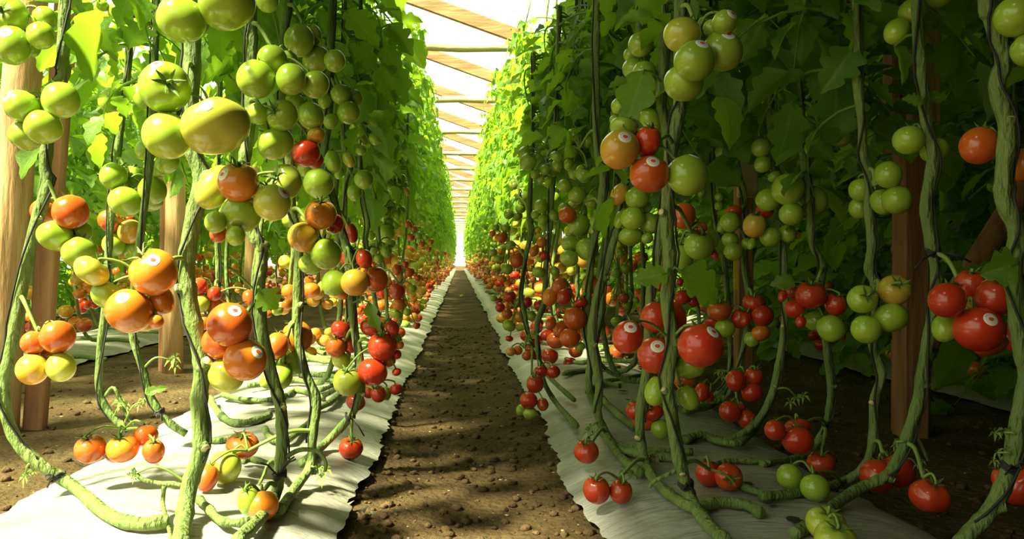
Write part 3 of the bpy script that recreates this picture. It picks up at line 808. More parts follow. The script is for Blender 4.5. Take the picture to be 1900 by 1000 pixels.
C('L6', 1.55, 'amber bunch in the middle of the left row', (548, 392), [
  (563, 440, 58, 53, .5), (605, 471, 58, 55, 0), (595, 398, 60, 54, .78, dict(t=1)), (577, 490, 46, 36, 0), (620, 415, 36, 36, .9)])
C('L7', 1.82, 'peach-coloured bunch by the left aisle', (640, 462), [
  (658, 524, 52, 47, .6), (697, 518, 46, 47, .88), (620, 525, 46, 48, .05), (652, 480, 42, 40, .92, dict(b=1)), (676, 480, 30, 38, .92), (632, 545, 30, 20, .7)])
C('L7', 2.0, 'red fruit beside the pale left stem', (625, 395), [(652, 432, 24, 38, .9)])
C('L7', 1.88, 'big red bunch spilling toward the path at left', (663, 635), [
  (709, 643, 54, 51, .93, dict(t=1)), (691, 690, 57, 47, .9), (645, 708, 54, 50, .3, dict(t=1)), (691, 607, 46, 36, .92), (728, 608, 25, 30, .9), (695, 584, 24, 24, .92), (722, 670, 26, 22, .76), (736, 657, 18, 20, .9), (738, 628, 15, 26, 0), (742, 640, 16, 16, .7), (736, 690, 18, 15, .9)])
C('L7', 1.98, 'red bunch above the lying stems at left', (660, 615), [
  (622, 643, 38, 38, .88, dict(t=1)), (633, 668, 34, 31, .35), (632, 611, 37, 32, .93), (650, 640, 26, 30, .92), (651, 606, 18, 28, .93)])
C('L7', 2.2, 'ground-touching bunch at the left path edge', (668, 700), [
  (702, 731, 30, 31, .92, dict(t=1)), (684, 725, 24, 28, .9), (717, 730, 18, 27, 0), (735, 722, 26, 22, .93), (660, 746, 36, 30, .9)])
C('L7', 1.9, 'fruit hanging alone over the left mulch edge', (655, 768), [(651, 831, 46, 36, .93, dict(t=1))])
C('L1', 1.22, 'stickered orange trio on the thick front plant', (334, 478), [
  (285, 505, 87, 82, .72, dict(s=(297, 482), c=(262, 470))), (240, 577, 88, 76, .72, dict(s=(241, 551))), (300, 557, 44, 56, .72), (200, 548, 62, 47, 0), (170, 503, 66, 45, .25), (290, 597, 28, 24, .7), (268, 601, 32, 26, .55)])
C('L5', 1.32, 'stickered orange bunch at the foot of the second plant', (478, 565), [
  (426, 602, 84, 78, .82, dict(s=(443, 575))), (455, 667, 80, 75, .68, dict(s=(484, 650))), (405, 636, 62, 57, .84), (420, 696, 67, 60, .32)])
C('L6', 1.6, 'low bunch of the third left plant', (552, 600), [
  (514, 641, 44, 49, .88), (552, 625, 56, 58, .7, dict(b=1)), (523, 698, 40, 48, 0), (541, 674, 46, 44, 0), (497, 668, 18, 36, .1), (496, 706, 28, 30, .1)])
C('L12', 2.3, 'bronze bunch just right of the thick front stem', (403, 520), [
  (369, 532, 31, 34, .92), (372, 563, 34, 35, .35), (398, 566, 30, 38, .84), (380, 598, 26, 28, .84), (398, 545, 26, 26, .93), (463, 553, 26, 32, .88)])
C('L12', 2.6, 'small far bunch under the cut leaf stub', (426, 480), [(533, 565, 24, 20, .7), (515, 577, 22, 17, .0), (497, 582, 16, 16, .8)])
C('L3', 1.5, 'orange bunch hanging over the left mulch edge', (240, 775), [
  (228, 831, 59, 49, .72, dict(t=1)), (168, 832, 58, 49, .8, dict(t=1)), (285, 837, 40, 45, .86, dict(t=1)), (270, 808, 46, 36, .86), (212, 849, 32, 18, .88)])
C('L6', 1.62, 'bunch lying on the white mulch in front', (578, 800), [
  (417, 867, 60, 60, .34), (450, 826, 61, 43, .82, dict(t=1)), (385, 887, 38, 50, .84)])
C('L5', 1.38, 'pair lying on mulch behind the bent stem', (512, 905), [(487, 938, 60, 52, .7), (463, 931, 44, 57, .05, dict(t=1))])
# aisle edge of the left row
C('L10', 2.9, 'dim green column at the shaded end of the left foreground', (692, 335), [
  (727, 320, 32, 27, 0), (745, 332, 18, 20, 0), (726, 345, 24, 23, 0), (738, 352, 18, 20, 0), (755, 355, 12, 18, .45), (740, 368, 15, 14, 0), (751, 343, 13, 14, 0)])
C('L10', 2.9, 'green string beside the shaded left leaves', (700, 400), [
  (715, 395, 23, 24, 0), (727, 382, 19, 19, 0), (717, 433, 34, 33, .05), (722, 412, 21, 19, 0), (737, 398, 14, 18, 0), (734, 418, 12, 16, 0), (745, 390, 16, 16, 0), (690, 380, 22, 22, 0), (686, 410, 22, 24, 0), (688, 437, 18, 20, 0)])
C('L11', 3.4, 'orange and green string along the left aisle', (754, 420), [
  (755, 415, 20, 16, .88), (762, 440, 16, 15, .88), (776, 436, 15, 15, 0), (768, 424, 14, 13, .84), (790, 440, 12, 12, 0), (783, 452, 13, 12, .82), (800, 448, 11, 11, .8), (796, 462, 12, 11, .84), (770, 455, 13, 12, 0)])
C('L10', 2.7, 'dark red bunch low beside the left path', (712, 500), [
  (737, 540, 31, 29, .93), (740, 564, 27, 24, .78), (737, 500, 19, 24, .88), (735, 582, 27, 19, 0), (756, 579, 16, 15, 0), (760, 505, 20, 17, .86), (765, 535, 18, 16, 0), (773, 604, 15, 13, .88), (775, 515, 14, 14, .84), (752, 490, 14, 14, .8)])
C('L9', 2.5, 'green fruit behind the pale crossing stems', (690, 470), [
  (692, 462, 21, 23, 0), (716, 465, 23, 26, 0), (703, 480, 20, 20, 0), (725, 452, 20, 18, 0), (688, 476, 16, 18, 0)])
# right row
C('R1', 1.28, 'stickered green bunch high on the right front plant', (1262, 10), [
  (1289, 113, 76, 72, .15, dict(s=(1295, 88))), (1266, 65, 69, 60, .2), (1340, 95, 73, 73, .05, dict(s=(1343, 71))), (1268, 154, 73, 62, 0), (1344, 41, 46, 42, 0, dict(s=(1354, 30))), (1320, 52, 32, 30, .1)])
C('R1', 1.28, 'bronze and green bunch of the right front plant', (1238, 262), [
  (1150, 277, 72, 73, .6, dict(s=(1154, 258))), (1205, 323, 73, 63, .84, dict(s=(1205, 303))), (1275, 325, 75, 74, 0, dict(s=(1287, 291))), (1202, 262, 48, 56, .9, dict(t=1)), (1157, 238, 52, 34, .15)])
C('R2', 1.7, 'green fruit behind the leaf left of the stickered bunch', (1228, 40), [
  (1189, 82, 46, 46, .1), (1195, 135, 44, 42, 0), (1176, 128, 42, 38, .05), (1212, 150, 36, 42, 0), (1170, 102, 26, 26, .05)])
C('R2', 1.72, 'half-hidden greens above the bronze bunch', (1229, 190), [
  (1207, 222, 40, 46, 0), (1150, 197, 32, 32, 0), (1160, 216, 34, 28, .1), (1243, 220, 22, 38, 0), (1208, 196, 26, 18, .1), (1140, 222, 18, 20, 0)])
C('R3', 1.85, 'stacked green bunch below the bronze fruits', (1158, 345), [
  (1182, 367, 44, 40, 0), (1174, 405, 45, 40, 0), (1206, 414, 34, 40, 0), (1170, 438, 45, 32, 0), (1150, 360, 32, 44, .45), (1153, 405, 24, 42, 0), (1199, 384, 20, 24, 0), (1201, 442, 24, 20, 0)])
C('R1', 1.5, 'bunch in the middle of the right front stem', (1242, 387), [
  (1297, 456, 55, 50, .05, dict(t=1)), (1268, 400, 45, 49, .84, dict(b=1)), (1315, 442, 34, 42, 0), (1262, 480, 46, 52, 0, dict(b=1)), (1301, 422, 24, 20, .86), (1325, 471, 14, 26, .92)])
C('R1', 1.3, 'stickered red bunch on the right front plant', (1243, 590), [
  (1300, 641, 83, 76, .92, dict(s=(1315, 614))), (1165, 625, 57, 61, .93, dict(s=(1166, 604))), (1218, 659, 70, 68, .92, dict(s=(1213, 639), b=1)), (1216, 588, 54, 56, .93, dict(b=1)), (1250, 588, 46, 58, .93, dict(b=1)),
  (1281, 676, 60, 50, 0, dict(b=1)), (1270, 704, 40, 40, .78, dict(b=1)), (1218, 725, 42, 56, 0, dict(b=1)), (1276, 737, 38, 48, 0, dict(b=1)), (1258, 622, 26, 30, .93, dict(b=1))])
C('R14', 2.0, 'red pair beside the dark soil behind the right front plant', (1340, 690), [(1302, 728, 27, 37, .95), (1317, 737, 16, 22, .93)])
C('R14', 2.1, 'red bunch behind the big lobed stickered tomato', (1346, 540), [
  (1335, 576, 44, 36, .88, dict(t=1)), (1373, 591, 34, 36, .92, dict(t=1)), (1345, 609, 37, 31, 0), (1321, 599, 30, 16, .9)])
C('R14', 2.25, 'dark reds behind the right front stem', (1286, 515), [(1265, 552, 28, 27, .93), (1284, 559, 20, 25, .93), (1225, 530, 16, 26, .92), (1226, 513, 14, 12, .88), (1262, 522, 12, 16, .93)])
C('R13', 2.05, 'red bunch on the plant before the boarded post', (1388, 532), [
  (1415, 586, 41, 37, .93), (1399, 561, 40, 30, .93, dict(t=1)), (1412, 617, 34, 29, .68), (1395, 629, 28, 30, 0), (1384, 592, 20, 30, .93)])
C('R13', 2.0, 'red trio above the dark soil', (1368, 685), [(1365, 706, 36, 40, .95), (1395, 729, 39, 33, .95), (1399, 698, 34, 33, .95, dict(t=1))])
C('R13', 1.97, 'red bunch by the far mulch edge', (1360, 715), [(1354, 764, 40, 37, .95), (1386, 778, 34, 34, .9), (1373, 757, 20, 18, .95)])
C('R8', 1.9, 'small green bunch beside the pale board', (1429, 245), [(1412, 274, 35, 34, 0), (1415, 305, 31, 30, 0), (1449, 285, 26, 33, 0), (1438, 328, 27, 23, 0)])
C('R9', 1.8, 'large ribbed green bunch on the outer right plants', (1497, 328), [
  (1462, 351, 59, 57, 0), (1424, 371, 43, 40, 0), (1468, 397, 44, 39, 0), (1508, 372, 51, 54, 0, dict(b=1))])
C('R8', 1.88, 'mixed bunch under the ribbed green fruit', (1446, 410), [
  (1400, 418, 42, 45, .45, dict(t=1)), (1429, 439, 38, 36, 0), (1461, 433, 31, 34, 0), (1419, 391, 32, 24, .95), (1395, 452, 16, 26, 0)])
C('R9', 1.76, 'green bunch under the hanging leaf at right', (1487, 190), [
  (1558, 250, 45, 44, 0), (1510, 274, 34, 33, 0), (1476, 246, 40, 40, 0), (1526, 252, 40, 38, 0), (1583, 226, 16, 30, 0)])
C('R9', 1.72, 'red and green bunch with leaf at its left', (1522, 505), [
  (1504, 547, 56, 48, .95, dict(t=1)), (1542, 609, 49, 51, 0), (1513, 594, 43, 38, 0), (1550, 565, 39, 39, .95, dict(t=1)), (1475, 573, 37, 33, .95), (1470, 540, 26, 26, .95), (1486, 597, 20, 24, .9), (1452, 549, 16, 26, .92)])
C('R10', 1.52, 'upper green bunch left of the timber post', (1612, 312), [
  (1664, 371, 53, 50, 0), (1648, 324, 48, 49, 0), (1598, 352, 44, 43, 0, dict(b=1)), (1595, 386, 38, 40, 0, dict(b=1)), (1638, 375, 42, 50, 0)])
C('R10', 1.5, 'quartet with a blushing fruit left of the timber post', (1622, 525), [
  (1653, 589, 60, 51, 0), (1607, 611, 53, 50, 0), (1600, 555, 51, 56, 0, dict(c=(1599, 546))), (1660, 538, 59, 56, .6, dict(c=(1656, 524)))])
C('R11', 1.46, 'green pair in front of the timber post', (1716, 190), [(1686, 260, 55, 50, 0), (1734, 279, 50, 43, 0, dict(b=1))])
C('R11', 1.5, 'shaded greens at the top of the timber post', (1702, 0), [(1664, 58, 44, 50, 0), (1692, 22, 46, 46, 0, dict(b=1)), (1745, -8, 50, 40, 0)])
C('R11', 1.32, 'big red bunch right of the timber post', (1737, 470), [
  (1816, 611, 88, 76, .93, dict(s=(1814, 590))), (1757, 557, 64, 63, .95), (1845, 553, 66, 66, .95, dict(t=1)), (1754, 608, 46, 55, .15), (1800, 530, 54, 58, .95, dict(t=1)), (1800, 572, 30, 22, .25), (1838, 640, 60, 34, .88), (1875, 625, 42, 54, .93, dict(b=1))])
C('R12', 1.26, 'reddish pair beside the far right stem', (1866, 250), [(1817, 270, 66, 68, .86, dict(b=1)), (1898, 306, 64, 60, .78, dict(b=1))])
C('R12', 1.15, 'greens in the top right corner of the photo', (1845, -20), [(1887, 30, 78, 68, 0, dict(s=(1893, 11))), (1912, 92, 66, 60, 0)])
C('R9', 1.66, 'red trio over the right-hand soil path', (1535, 785), [(1480, 817, 56, 49, .95), (1438, 798, 38, 37, .95), (1480, 793, 48, 32, .95)])
C('R9', 1.66, 'fruit hanging alone above the right mulch edge', (1533, 800), [(1523, 860, 50, 43, .95, dict(t=1))])
C('R10', 1.6, 'green pair lying at the right mulch edge', (1560, 896), [(1465, 884, 46, 45, 0), (1512, 905, 52, 48, 0)])
C('R10', 1.5, 'red pair crossed by a bent stem at right', (1619, 825), [(1627, 883, 60, 59, .95), (1665, 872, 60, 60, .95)])
C('R11', 1.4, 'fruit hanging alone over the dark right path', (1712, 830), [(1725, 920, 70, 57, .95, dict(t=1))])
C('R12', 1.3, 'reds behind the stem at the right bottom edge', (1892, 760), [(1895, 902, 80, 66, .95, dict(b=1)), (1862, 890, 40, 44, .95, dict(b=1))])
C('R11', 1.25, 'yellow-green pair at the bottom edge of the right mulch', (1510, 965), [(1550, 1001, 77, 58, .25, dict(t=1)), (1532, 972, 72, 54, .3, dict(t=1))])
C('R3', 1.75, 'fruit hanging alone at the right path edge', (1120, 795), [(1088, 838, 46, 41, .95, dict(t=1))])
C('R2', 1.5, 'front pair over the ragged right mulch edge', (1200, 875), [(1107, 909, 50, 50, .95, dict(t=1)), (1152, 912, 43, 43, .95, dict(t=1))])
C('R1', 1.55, 'pair lying on the right mulch', (1264, 866), [(1352, 885, 52, 49, .95, dict(c=(1350, 884))), (1314, 878, 46, 47, .95)])
C('R2', 1.9, 'bunch resting on mulch behind the right stems', (1190, 735), [(1226, 796, 36, 37, 0), (1196, 781, 46, 36, .84), (1178, 762, 34, 34, .93), (1214, 766, 35, 26, .93)])
C('R7', 2.45, 'ground-touching bunch at the right path edge', (985, 640), [(981, 743, 33, 30, .92), (984, 768, 28, 23, 0), (1007, 750, 22, 26, .84), (967, 761, 20, 24, 0)])
C('R7', 2.3, 'low red trio over the right mulch', (990, 650), [(993, 712, 33, 33, .93, dict(t=1)), (1003, 690, 28, 22, .93), (1027, 690, 26, 24, .93)])
C('R4', 2.1, 'red bunch on the right row beside the path', (1091, 540), [
  (1067, 591, 44, 41, .86), (1057, 627, 38, 35, .86), (1047, 550, 27, 31, .93), (1040, 611, 27, 34, .86), (1039, 532, 32, 30, .84), (1098, 528, 28, 36, .76, dict(b=1)), (1021, 550, 28, 36, .76), (1022, 600, 20, 28, .86), (1078, 562, 26, 16, .92), (1090, 622, 20, 36, 0, dict(b=1)), (1076, 643, 20, 18, 0), (1088, 580, 22, 24, .9, dict(b=1))])
C('R7', 2.85, 'red and green string at the right path edge', (972, 560), [
  (946, 550, 25, 24, .93), (941, 582, 21, 21, .86), (945, 604, 26, 22, 0), (963, 587, 20, 24, .5), (1001, 567, 22, 24, .93), (978, 560, 19, 23, .9), (986, 586, 19, 22, 0), (928, 570, 18, 20, .9), (949, 566, 20, 15, .86), (926, 558, 17, 15, .9), (945, 628, 15, 12, .93), (916, 553, 15, 13, 0)])
C('R7', 2.7, 'brownish fruit on the right mulch edge', (980, 625), [(948, 652, 18, 18, .6), (961, 650, 18, 18, .76), (978, 660, 20, 18, .86), (992, 657, 16, 23, .9)])
C('R6', 2.4, 'shiny green bunch high on the path-side right plant', (1030, 260), [
  (980, 300, 31, 33, 0, dict(c=(985, 288))), (1035, 307, 24, 25, .05), (974, 285, 26, 26, 0), (1024, 314, 26, 28, 0), (1012, 315, 20, 22, 0), (993, 323, 18, 20, 0), (1005, 330, 18, 22, 0), (1018, 336, 18, 20, 0)])
C('R4', 2.3, 'high green bunch between the right row stems', (1107, 240), [
  (1085, 321, 35, 38, 0, dict(c=(1086, 311))), (1066, 252, 29, 30, .05), (1060, 280, 28, 26, 0, dict(t=1)), (1066, 318, 24, 30, 0), (1033, 290, 24, 20, 0), (1055, 305, 18, 24, 0), (1090, 262, 22, 24, 0)])
C('R4', 2.2, 'green bunch round the bronze fruit of the right row', (1112, 385), [
  (1053, 399, 33, 30, .82), (1074, 418, 41, 42, 0), (1047, 388, 24, 27, 0), (1071, 362, 34, 31, 0), (1096, 373, 25, 27, 0), (1048, 345, 27, 25, 0), (1125, 360, 18, 28, 0), (1114, 402, 22, 34, 0, dict(b=1))])
C('R4', 2.15, 'plump green trio on the right row', (1098, 455), [(1089, 462, 41, 42, 0), (1058, 452, 35, 30, 0), (1056, 479, 35, 29, 0)])
C('R6', 2.5, 'dull green bunch on the path-side right stem', (1021, 425), [
  (1004, 383, 27, 25, 0), (1027, 400, 21, 25, 0), (1008, 407, 20, 22, 0), (994, 398, 18, 19, 0), (1010, 474, 20, 20, .93, dict(t=1)), (1005, 450, 20, 22, .72), (991, 465, 18, 25, .72), (1000, 505, 26, 21, 0), (1029, 503, 18, 21, 0), (1003, 480, 14, 16, 0)])
C('R7', 2.9, 'hanging green bunch where right row meets the aisle', (982, 400), [
  (972, 366, 24, 25, 0), (966, 387, 20, 19, 0), (960, 400, 20, 22, 0), (944, 397, 19, 21, 0), (955, 345, 14, 15, 0), (953, 338, 12, 12, 0)])
C('R7', 2.8, 'bronze and green string by the right aisle', (972, 480), [
  (931, 441, 22, 21, .82), (959, 483, 26, 28, .82), (938, 423, 20, 17, 0), (947, 455, 21, 19, 0), (941, 499, 23, 22, 0), (967, 467, 13, 12, .86), (920, 422, 14, 15, 0), (924, 480, 17, 16, 0), (915, 468, 16, 16, 0), (931, 517, 20, 15, .76), (914, 433, 12, 12, .84)])
C('R15', 2.85, 'far greens and reds behind the right front fruit', (1171, 485), [
  (1127, 453, 16, 28, .45), (1120, 463, 15, 18, .8), (1160, 500, 20, 18, 0), (1143, 507, 20, 18, 0), (1107, 503, 13, 15, 0), (1157, 553, 22, 19, .84), (1139, 552, 12, 16, .6), (1163, 567, 17, 18, 0), (1144, 597, 22, 18, 0), (1180, 557, 12, 14, 0), (1118, 602, 14, 12, .78), (1151, 470, 14, 16, 0)])
C('R14', 2.2, 'small green bunch just left of the boarded post', (1360, 255), [
  (1342, 281, 30, 30, 0), (1349, 308, 31, 31, 0), (1324, 320, 27, 26, 0), (1338, 333, 23, 28, 0), (1357, 265, 20, 26, 0), (1335, 365, 18, 20, 0), (1334, 382, 17, 20, 0), (1302, 358, 15, 18, 0)])
C('R13', 2.05, 'green bunch by the foot of the pale board', (1378, 385), [
  (1355, 412, 38, 36, 0), (1361, 467, 35, 31, 0), (1355, 445, 32, 26, 0), (1361, 393, 32, 22, .82), (1341, 418, 20, 32, 0), (1386, 452, 20, 24, 0)])
# single leaflets and small leaf groups that stand out: (plant, x, y, length px, angle deg in the picture, distance, width ratio)
LEAFS = [('R1', 1262, 503, 92, -28, 1.38, .42), ('R1', 1238, 508, 62, 188, 1.36, .36), ('R9', 1548, 145, 120, -88, 1.7, .38), ('R9', 1470, 190, 110, -100, 1.72, .3), ('R9', 1500, 30, 80, -75, 1.7, .3),
  ('R2', 1195, 130, 110, -110, 1.6, .28), ('R2', 1215, 35, 60, 170, 1.6, .3), ('R11', 1712, 190, 36, 165, 1.42, .35), ('R11', 1712, 185, 46, 10, 1.46, .25), ('R12', 1886, 490, 62, 195, 1.18, .5), ('R9', 1475, 522, 40, 180, 1.72, .4),
  ('L5', 480, 540, 48, -40, 1.36, .5), ('L7', 684, 560, 62, -75, 1.82, .22), ('L3', 165, 25, 80, -60, 1.9, .35), ('L3', 128, 45, 60, -75, 1.85, .33), ('L3', 180, 70, 70, -140, 1.95, .36),
  ('L1', 382, 75, 70, -110, 1.5, .28), ('L1', 440, 30, 80, -70, 1.55, .36), ('L8', 665, 78, 60, -60, 2.1, .3), ('L9', 700, 120, 75, -60, 2.2, .3), ('L9', 720, 45, 70, -50, 2.2, .3), ('L7', 640, 20, 80, -40, 1.9, .3),
  ('R8', 1395, 30, 100, -80, 1.8, .36), ('R8', 1440, 100, 90, -120, 1.8, .33), ('R10', 1585, 90, 90, -130, 1.6, .36), ('R10', 1575, 20, 90, -70, 1.6, .4), ('R11', 1660, 85, 70, -60, 1.5, .3), ('L11', 745, 160, 50, -40, 3.0, .3), ('R11', 1762, 490, 40, -20, 1.42, .3), ('R14', 1345, 465, 50, 160, 2.1, .4), ('L4', 270, 730, 40, 20, 1.8, .2)]
# ------------------------------------------------------------------ build the hand-placed plants
MATS3 = [M['stem'], M['cut']]
ROOT, STEMPTS = {}, {}
ZTOP = {'R7': 1.22, 'R6': 1.3, 'R5': 1.5, 'L11': 1.32, 'L10': 1.35, 'L9': 1.5}   # shorter plants by the aisle
def on_bed(px, py, D, clear):
    """point at distance D, or nearer where the sheet or soil would be hit"""
    p = P(px, py, D)
    for _ in range(6):
        z = bed_z(p.x) + .012 + clear
        if p.z >= z - 1e-4 or py <= VY + 5: break
        D = max(.5, (EYE - z) * F / (py - VY)); p = P(px, py, D)
    return p
rng_t = random.Random(77)
def twine_part(path, r, parent, seed):
    rng = random.Random(seed); mb = MB(); pts = []
    ph = rng.uniform(0, 6)
    for i, (p, rr) in enumerate(zip(path, r)):
        a = ph + i * .16
        pts.append(p + Vector((math.cos(a) * (rr + .003), -abs(math.sin(a)) * (rr + .004), 0)))
    mb.tube(pts, .0021, 5)
    return mb.build('twine', M['twine'], parent)
for key, (label, D, rpx, path, extra, nodes, fz) in PLANTS.items():
    r0 = rpx * .84 / F * D
    pts = [on_bed(x, y, D, r0) for x, y in path]
    if key in ZTOP:
        while len(pts) > 3 and pts[1].z > ZTOP[key]: pts.pop(0)
        if pts[0].z > ZTOP[key]: pts[0] = pts[1] + (pts[0] - pts[1]) * max(.05, (ZTOP[key] - pts[1].z) / (pts[0].z - pts[1].z))
    elif path[0][1] < 0:
        top = pts[0].copy(); pts.insert(0, Vector((top.x + .02, top.y, max(ZTOP.get(key, 2.1), top.z + .05))))
    # the stem thickens and thins at its joints
    rad = [r0 * (.55 if p.z > 1.6 else .8 if p.z > 1.0 else 1.0) for p in pts]
    sp, sr = smooth_path(pts, rad, 6)
    base = pts[-1].copy()
    root = empty('tomato_plant', base); ROOT[key] = root; STEMPTS[key] = (sp, sr, r0)
    tag(root, label, 'tomato plant', 'tomato plants of the near rows')
    mb = MB()
    rr = [a * (1 + .16 * max(0, math.sin(i * 1.05 + (zlib.crc32(key.encode()) % 100) / 16)) ** 3 + .05 * noise.noise((i * .6, r0 * 90, 2))) for i, a in enumerate(sr)]
    mb.tube([p - base for p in sp], rr, 12)
    for ep, er in extra:
        q, qr = smooth_path([on_bed(x, y, D, er / F * D) for x, y in ep], [er / F * D] * len(ep), 5)
        eb = MB(); eb.tube([p - base for p in q], [a * (1 - .4 * i / len(qr)) for i, a in enumerate(qr)], 8)
        eb.build('side_stem', MATS3, root)
    for lk, lp, lr in LYING:
        if lk != key: continue
        q = [P(x, y, (EYE - BED_H - .02) * F / (y - VY)) for x, y in lp]
        for p in q: p.z = max(p.z, bed_z(p.x) + .02)
        q, qr = smooth_path(q, [lr / F * q[0].y] * len(q), 5)
        eb = MB(); eb.tube([p - base for p in q], [v * (1 + .15 * math.sin(i * 1.3)) for i, v in enumerate(qr)], 8)
        eb.build('lying_stem', MATS3, root)
    stubs = []
    for nx, ny, nr in nodes:                       # cut-off leaf stubs
        sb = MB()
        p = on_bed(nx, ny, D, 0); nrr = nr / F * D
        near = min(sp, key=lambda s: (s - p).length)
        side = (p - near); side.y = 0
        if side.length < 1e-4: side = Vector((.01, 0, 0))
        d = (side.normalized() + Vector((0, -.75, .25))).normalized()
        a = near + Vector((0, -.1 * r0, -.3 * r0)); e = near + d * (r0 * 1.45)
        sb.tube([a - base, (a + e) / 2 - base, e - base], [nrr * 1.15, nrr, nrr * .95], 10)
        e2 = e + d * .0012
        sb.tube([e - base, e2 - base], [nrr * .78, nrr * .74], 10, 1)
        stubs.append(sb)
    st = mb.build('stem', MATS3, root)
    for sb in stubs:
        so = sb.build('leaf_stub', MATS3, st); so['label'] = 'cut leaf stub with pale end'
    for tk, tx, ty, tr in TIES:                    # twine knotted round the stem
        if tk != key: continue
        p = on_bed(tx, ty, D, 0); near = min(sp, key=lambda s: (s - p).length); kb = MB()
        R_ = r0 * 1.12
        for dz in (-.004, .0, .004):
            kb.tube([near - base + Vector((math.cos(q_ * PI / 8) * R_, math.sin(q_ * PI / 8) * R_, dz + .004 * math.sin(q_))) for q_ in range(17)], .0022, 5, caps=False)
        for q_ in range(4):
            d_ = Vector((rng_t.uniform(-1, 1), -.4, rng_t.uniform(-1.2, .6))) * tr / F * D
            kb.tube([near - base + Vector((0, -R_, 0)), near - base + Vector((0, -R_, 0)) + d_ * .6 + Vector((0, 0, .006)), near - base + Vector((0, -R_, 0)) + d_], .0018, 5)
        kb.build('twine_knot', M['twine'], root)
    for wk, wx, wy, wr, dry in SPRIGS:             # spent flower sprays and side shoots
        if wk != key: continue
        p = on_bed(wx, wy, D, .01); near = min(sp, key=lambda s: (s - p).length); wb = MB()
        rs = wr / F * D
        c1 = (near + p) / 2 + Vector((0, -.01, .25 * (near - p).length))
        q, qr = smooth_path([near, c1, p], [.0028, .0022, .0016], 5)
        wb.tube([v - base for v in q], qr, 6)
        for k_ in range(3):
            o_ = p + Vector((rng_t.uniform(-.7, .7), rng_t.uniform(-.4, .2), rng_t.uniform(-.6, .4))) * rs
            if k_ == 0: o_ = p
            else: wb.tube([p - base, (p + o_) / 2 - base + Vector((0, 0, .2 * rs)), o_ - base], [.0015, .0012, .001], 5)
            for m_ in range(5):
                an = 2 * PI * m_ / 5 + k_
                d_ = Vector((math.cos(an), -.3, math.sin(an))) * rs * rng_t.uniform(.35, .6)
                side = d_.cross(Vector((0, 1, 0))).normalized() * rs * .09
                mid_ = o_ + d_ * .5 + Vector((0, -.08 * rs, .1 * rs)); tip_ = o_ + d_ + Vector((0, 0, -.15 * rs))
                wb.add([o_ - base, mid_ + side - base, mid_ - side - base + Vector((0, .0008, 0)), tip_ - base], [(0, 1, 3, 2)])
        wo = wb.build('dry_truss' if dry else 'side_shoot', M['dry'] if dry else M['truss'], root)
    tw = [(p - base) for p in sp if p.z > bed_z(p.x) + .10]
    if len(tw) > 6 and rpx >= 4.5: twine_part(tw, rr[:len(tw)], root, zlib.crc32(key.encode()))

for fx, fy, fw in FLAPS:                           # torn scraps of the sheet lying on the path
    c0 = P(fx, fy, (EYE - .004) * F / (fy - VY)); c0.z = .006; r_ = fw / F * c0.y
    fb = MB(); pts_ = []
    for k_ in range(9):
        an = 2 * PI * k_ / 9
        q_ = r_ * (1.0 if k_ % 2 else .3) * rng_t.uniform(.7, 1.2)
        pts_.append(c0 + Vector((math.cos(an) * q_ * .5, math.sin(an) * q_, rng_t.uniform(0, .012))))
    fb.add([c0 + Vector((0, 0, .008))] + pts_, [(0, 1 + k_, 1 + (k_ + 1) % 9) for k_ in range(9)])
    fb.build('torn_scrap', M['mulch'], mulch_left)
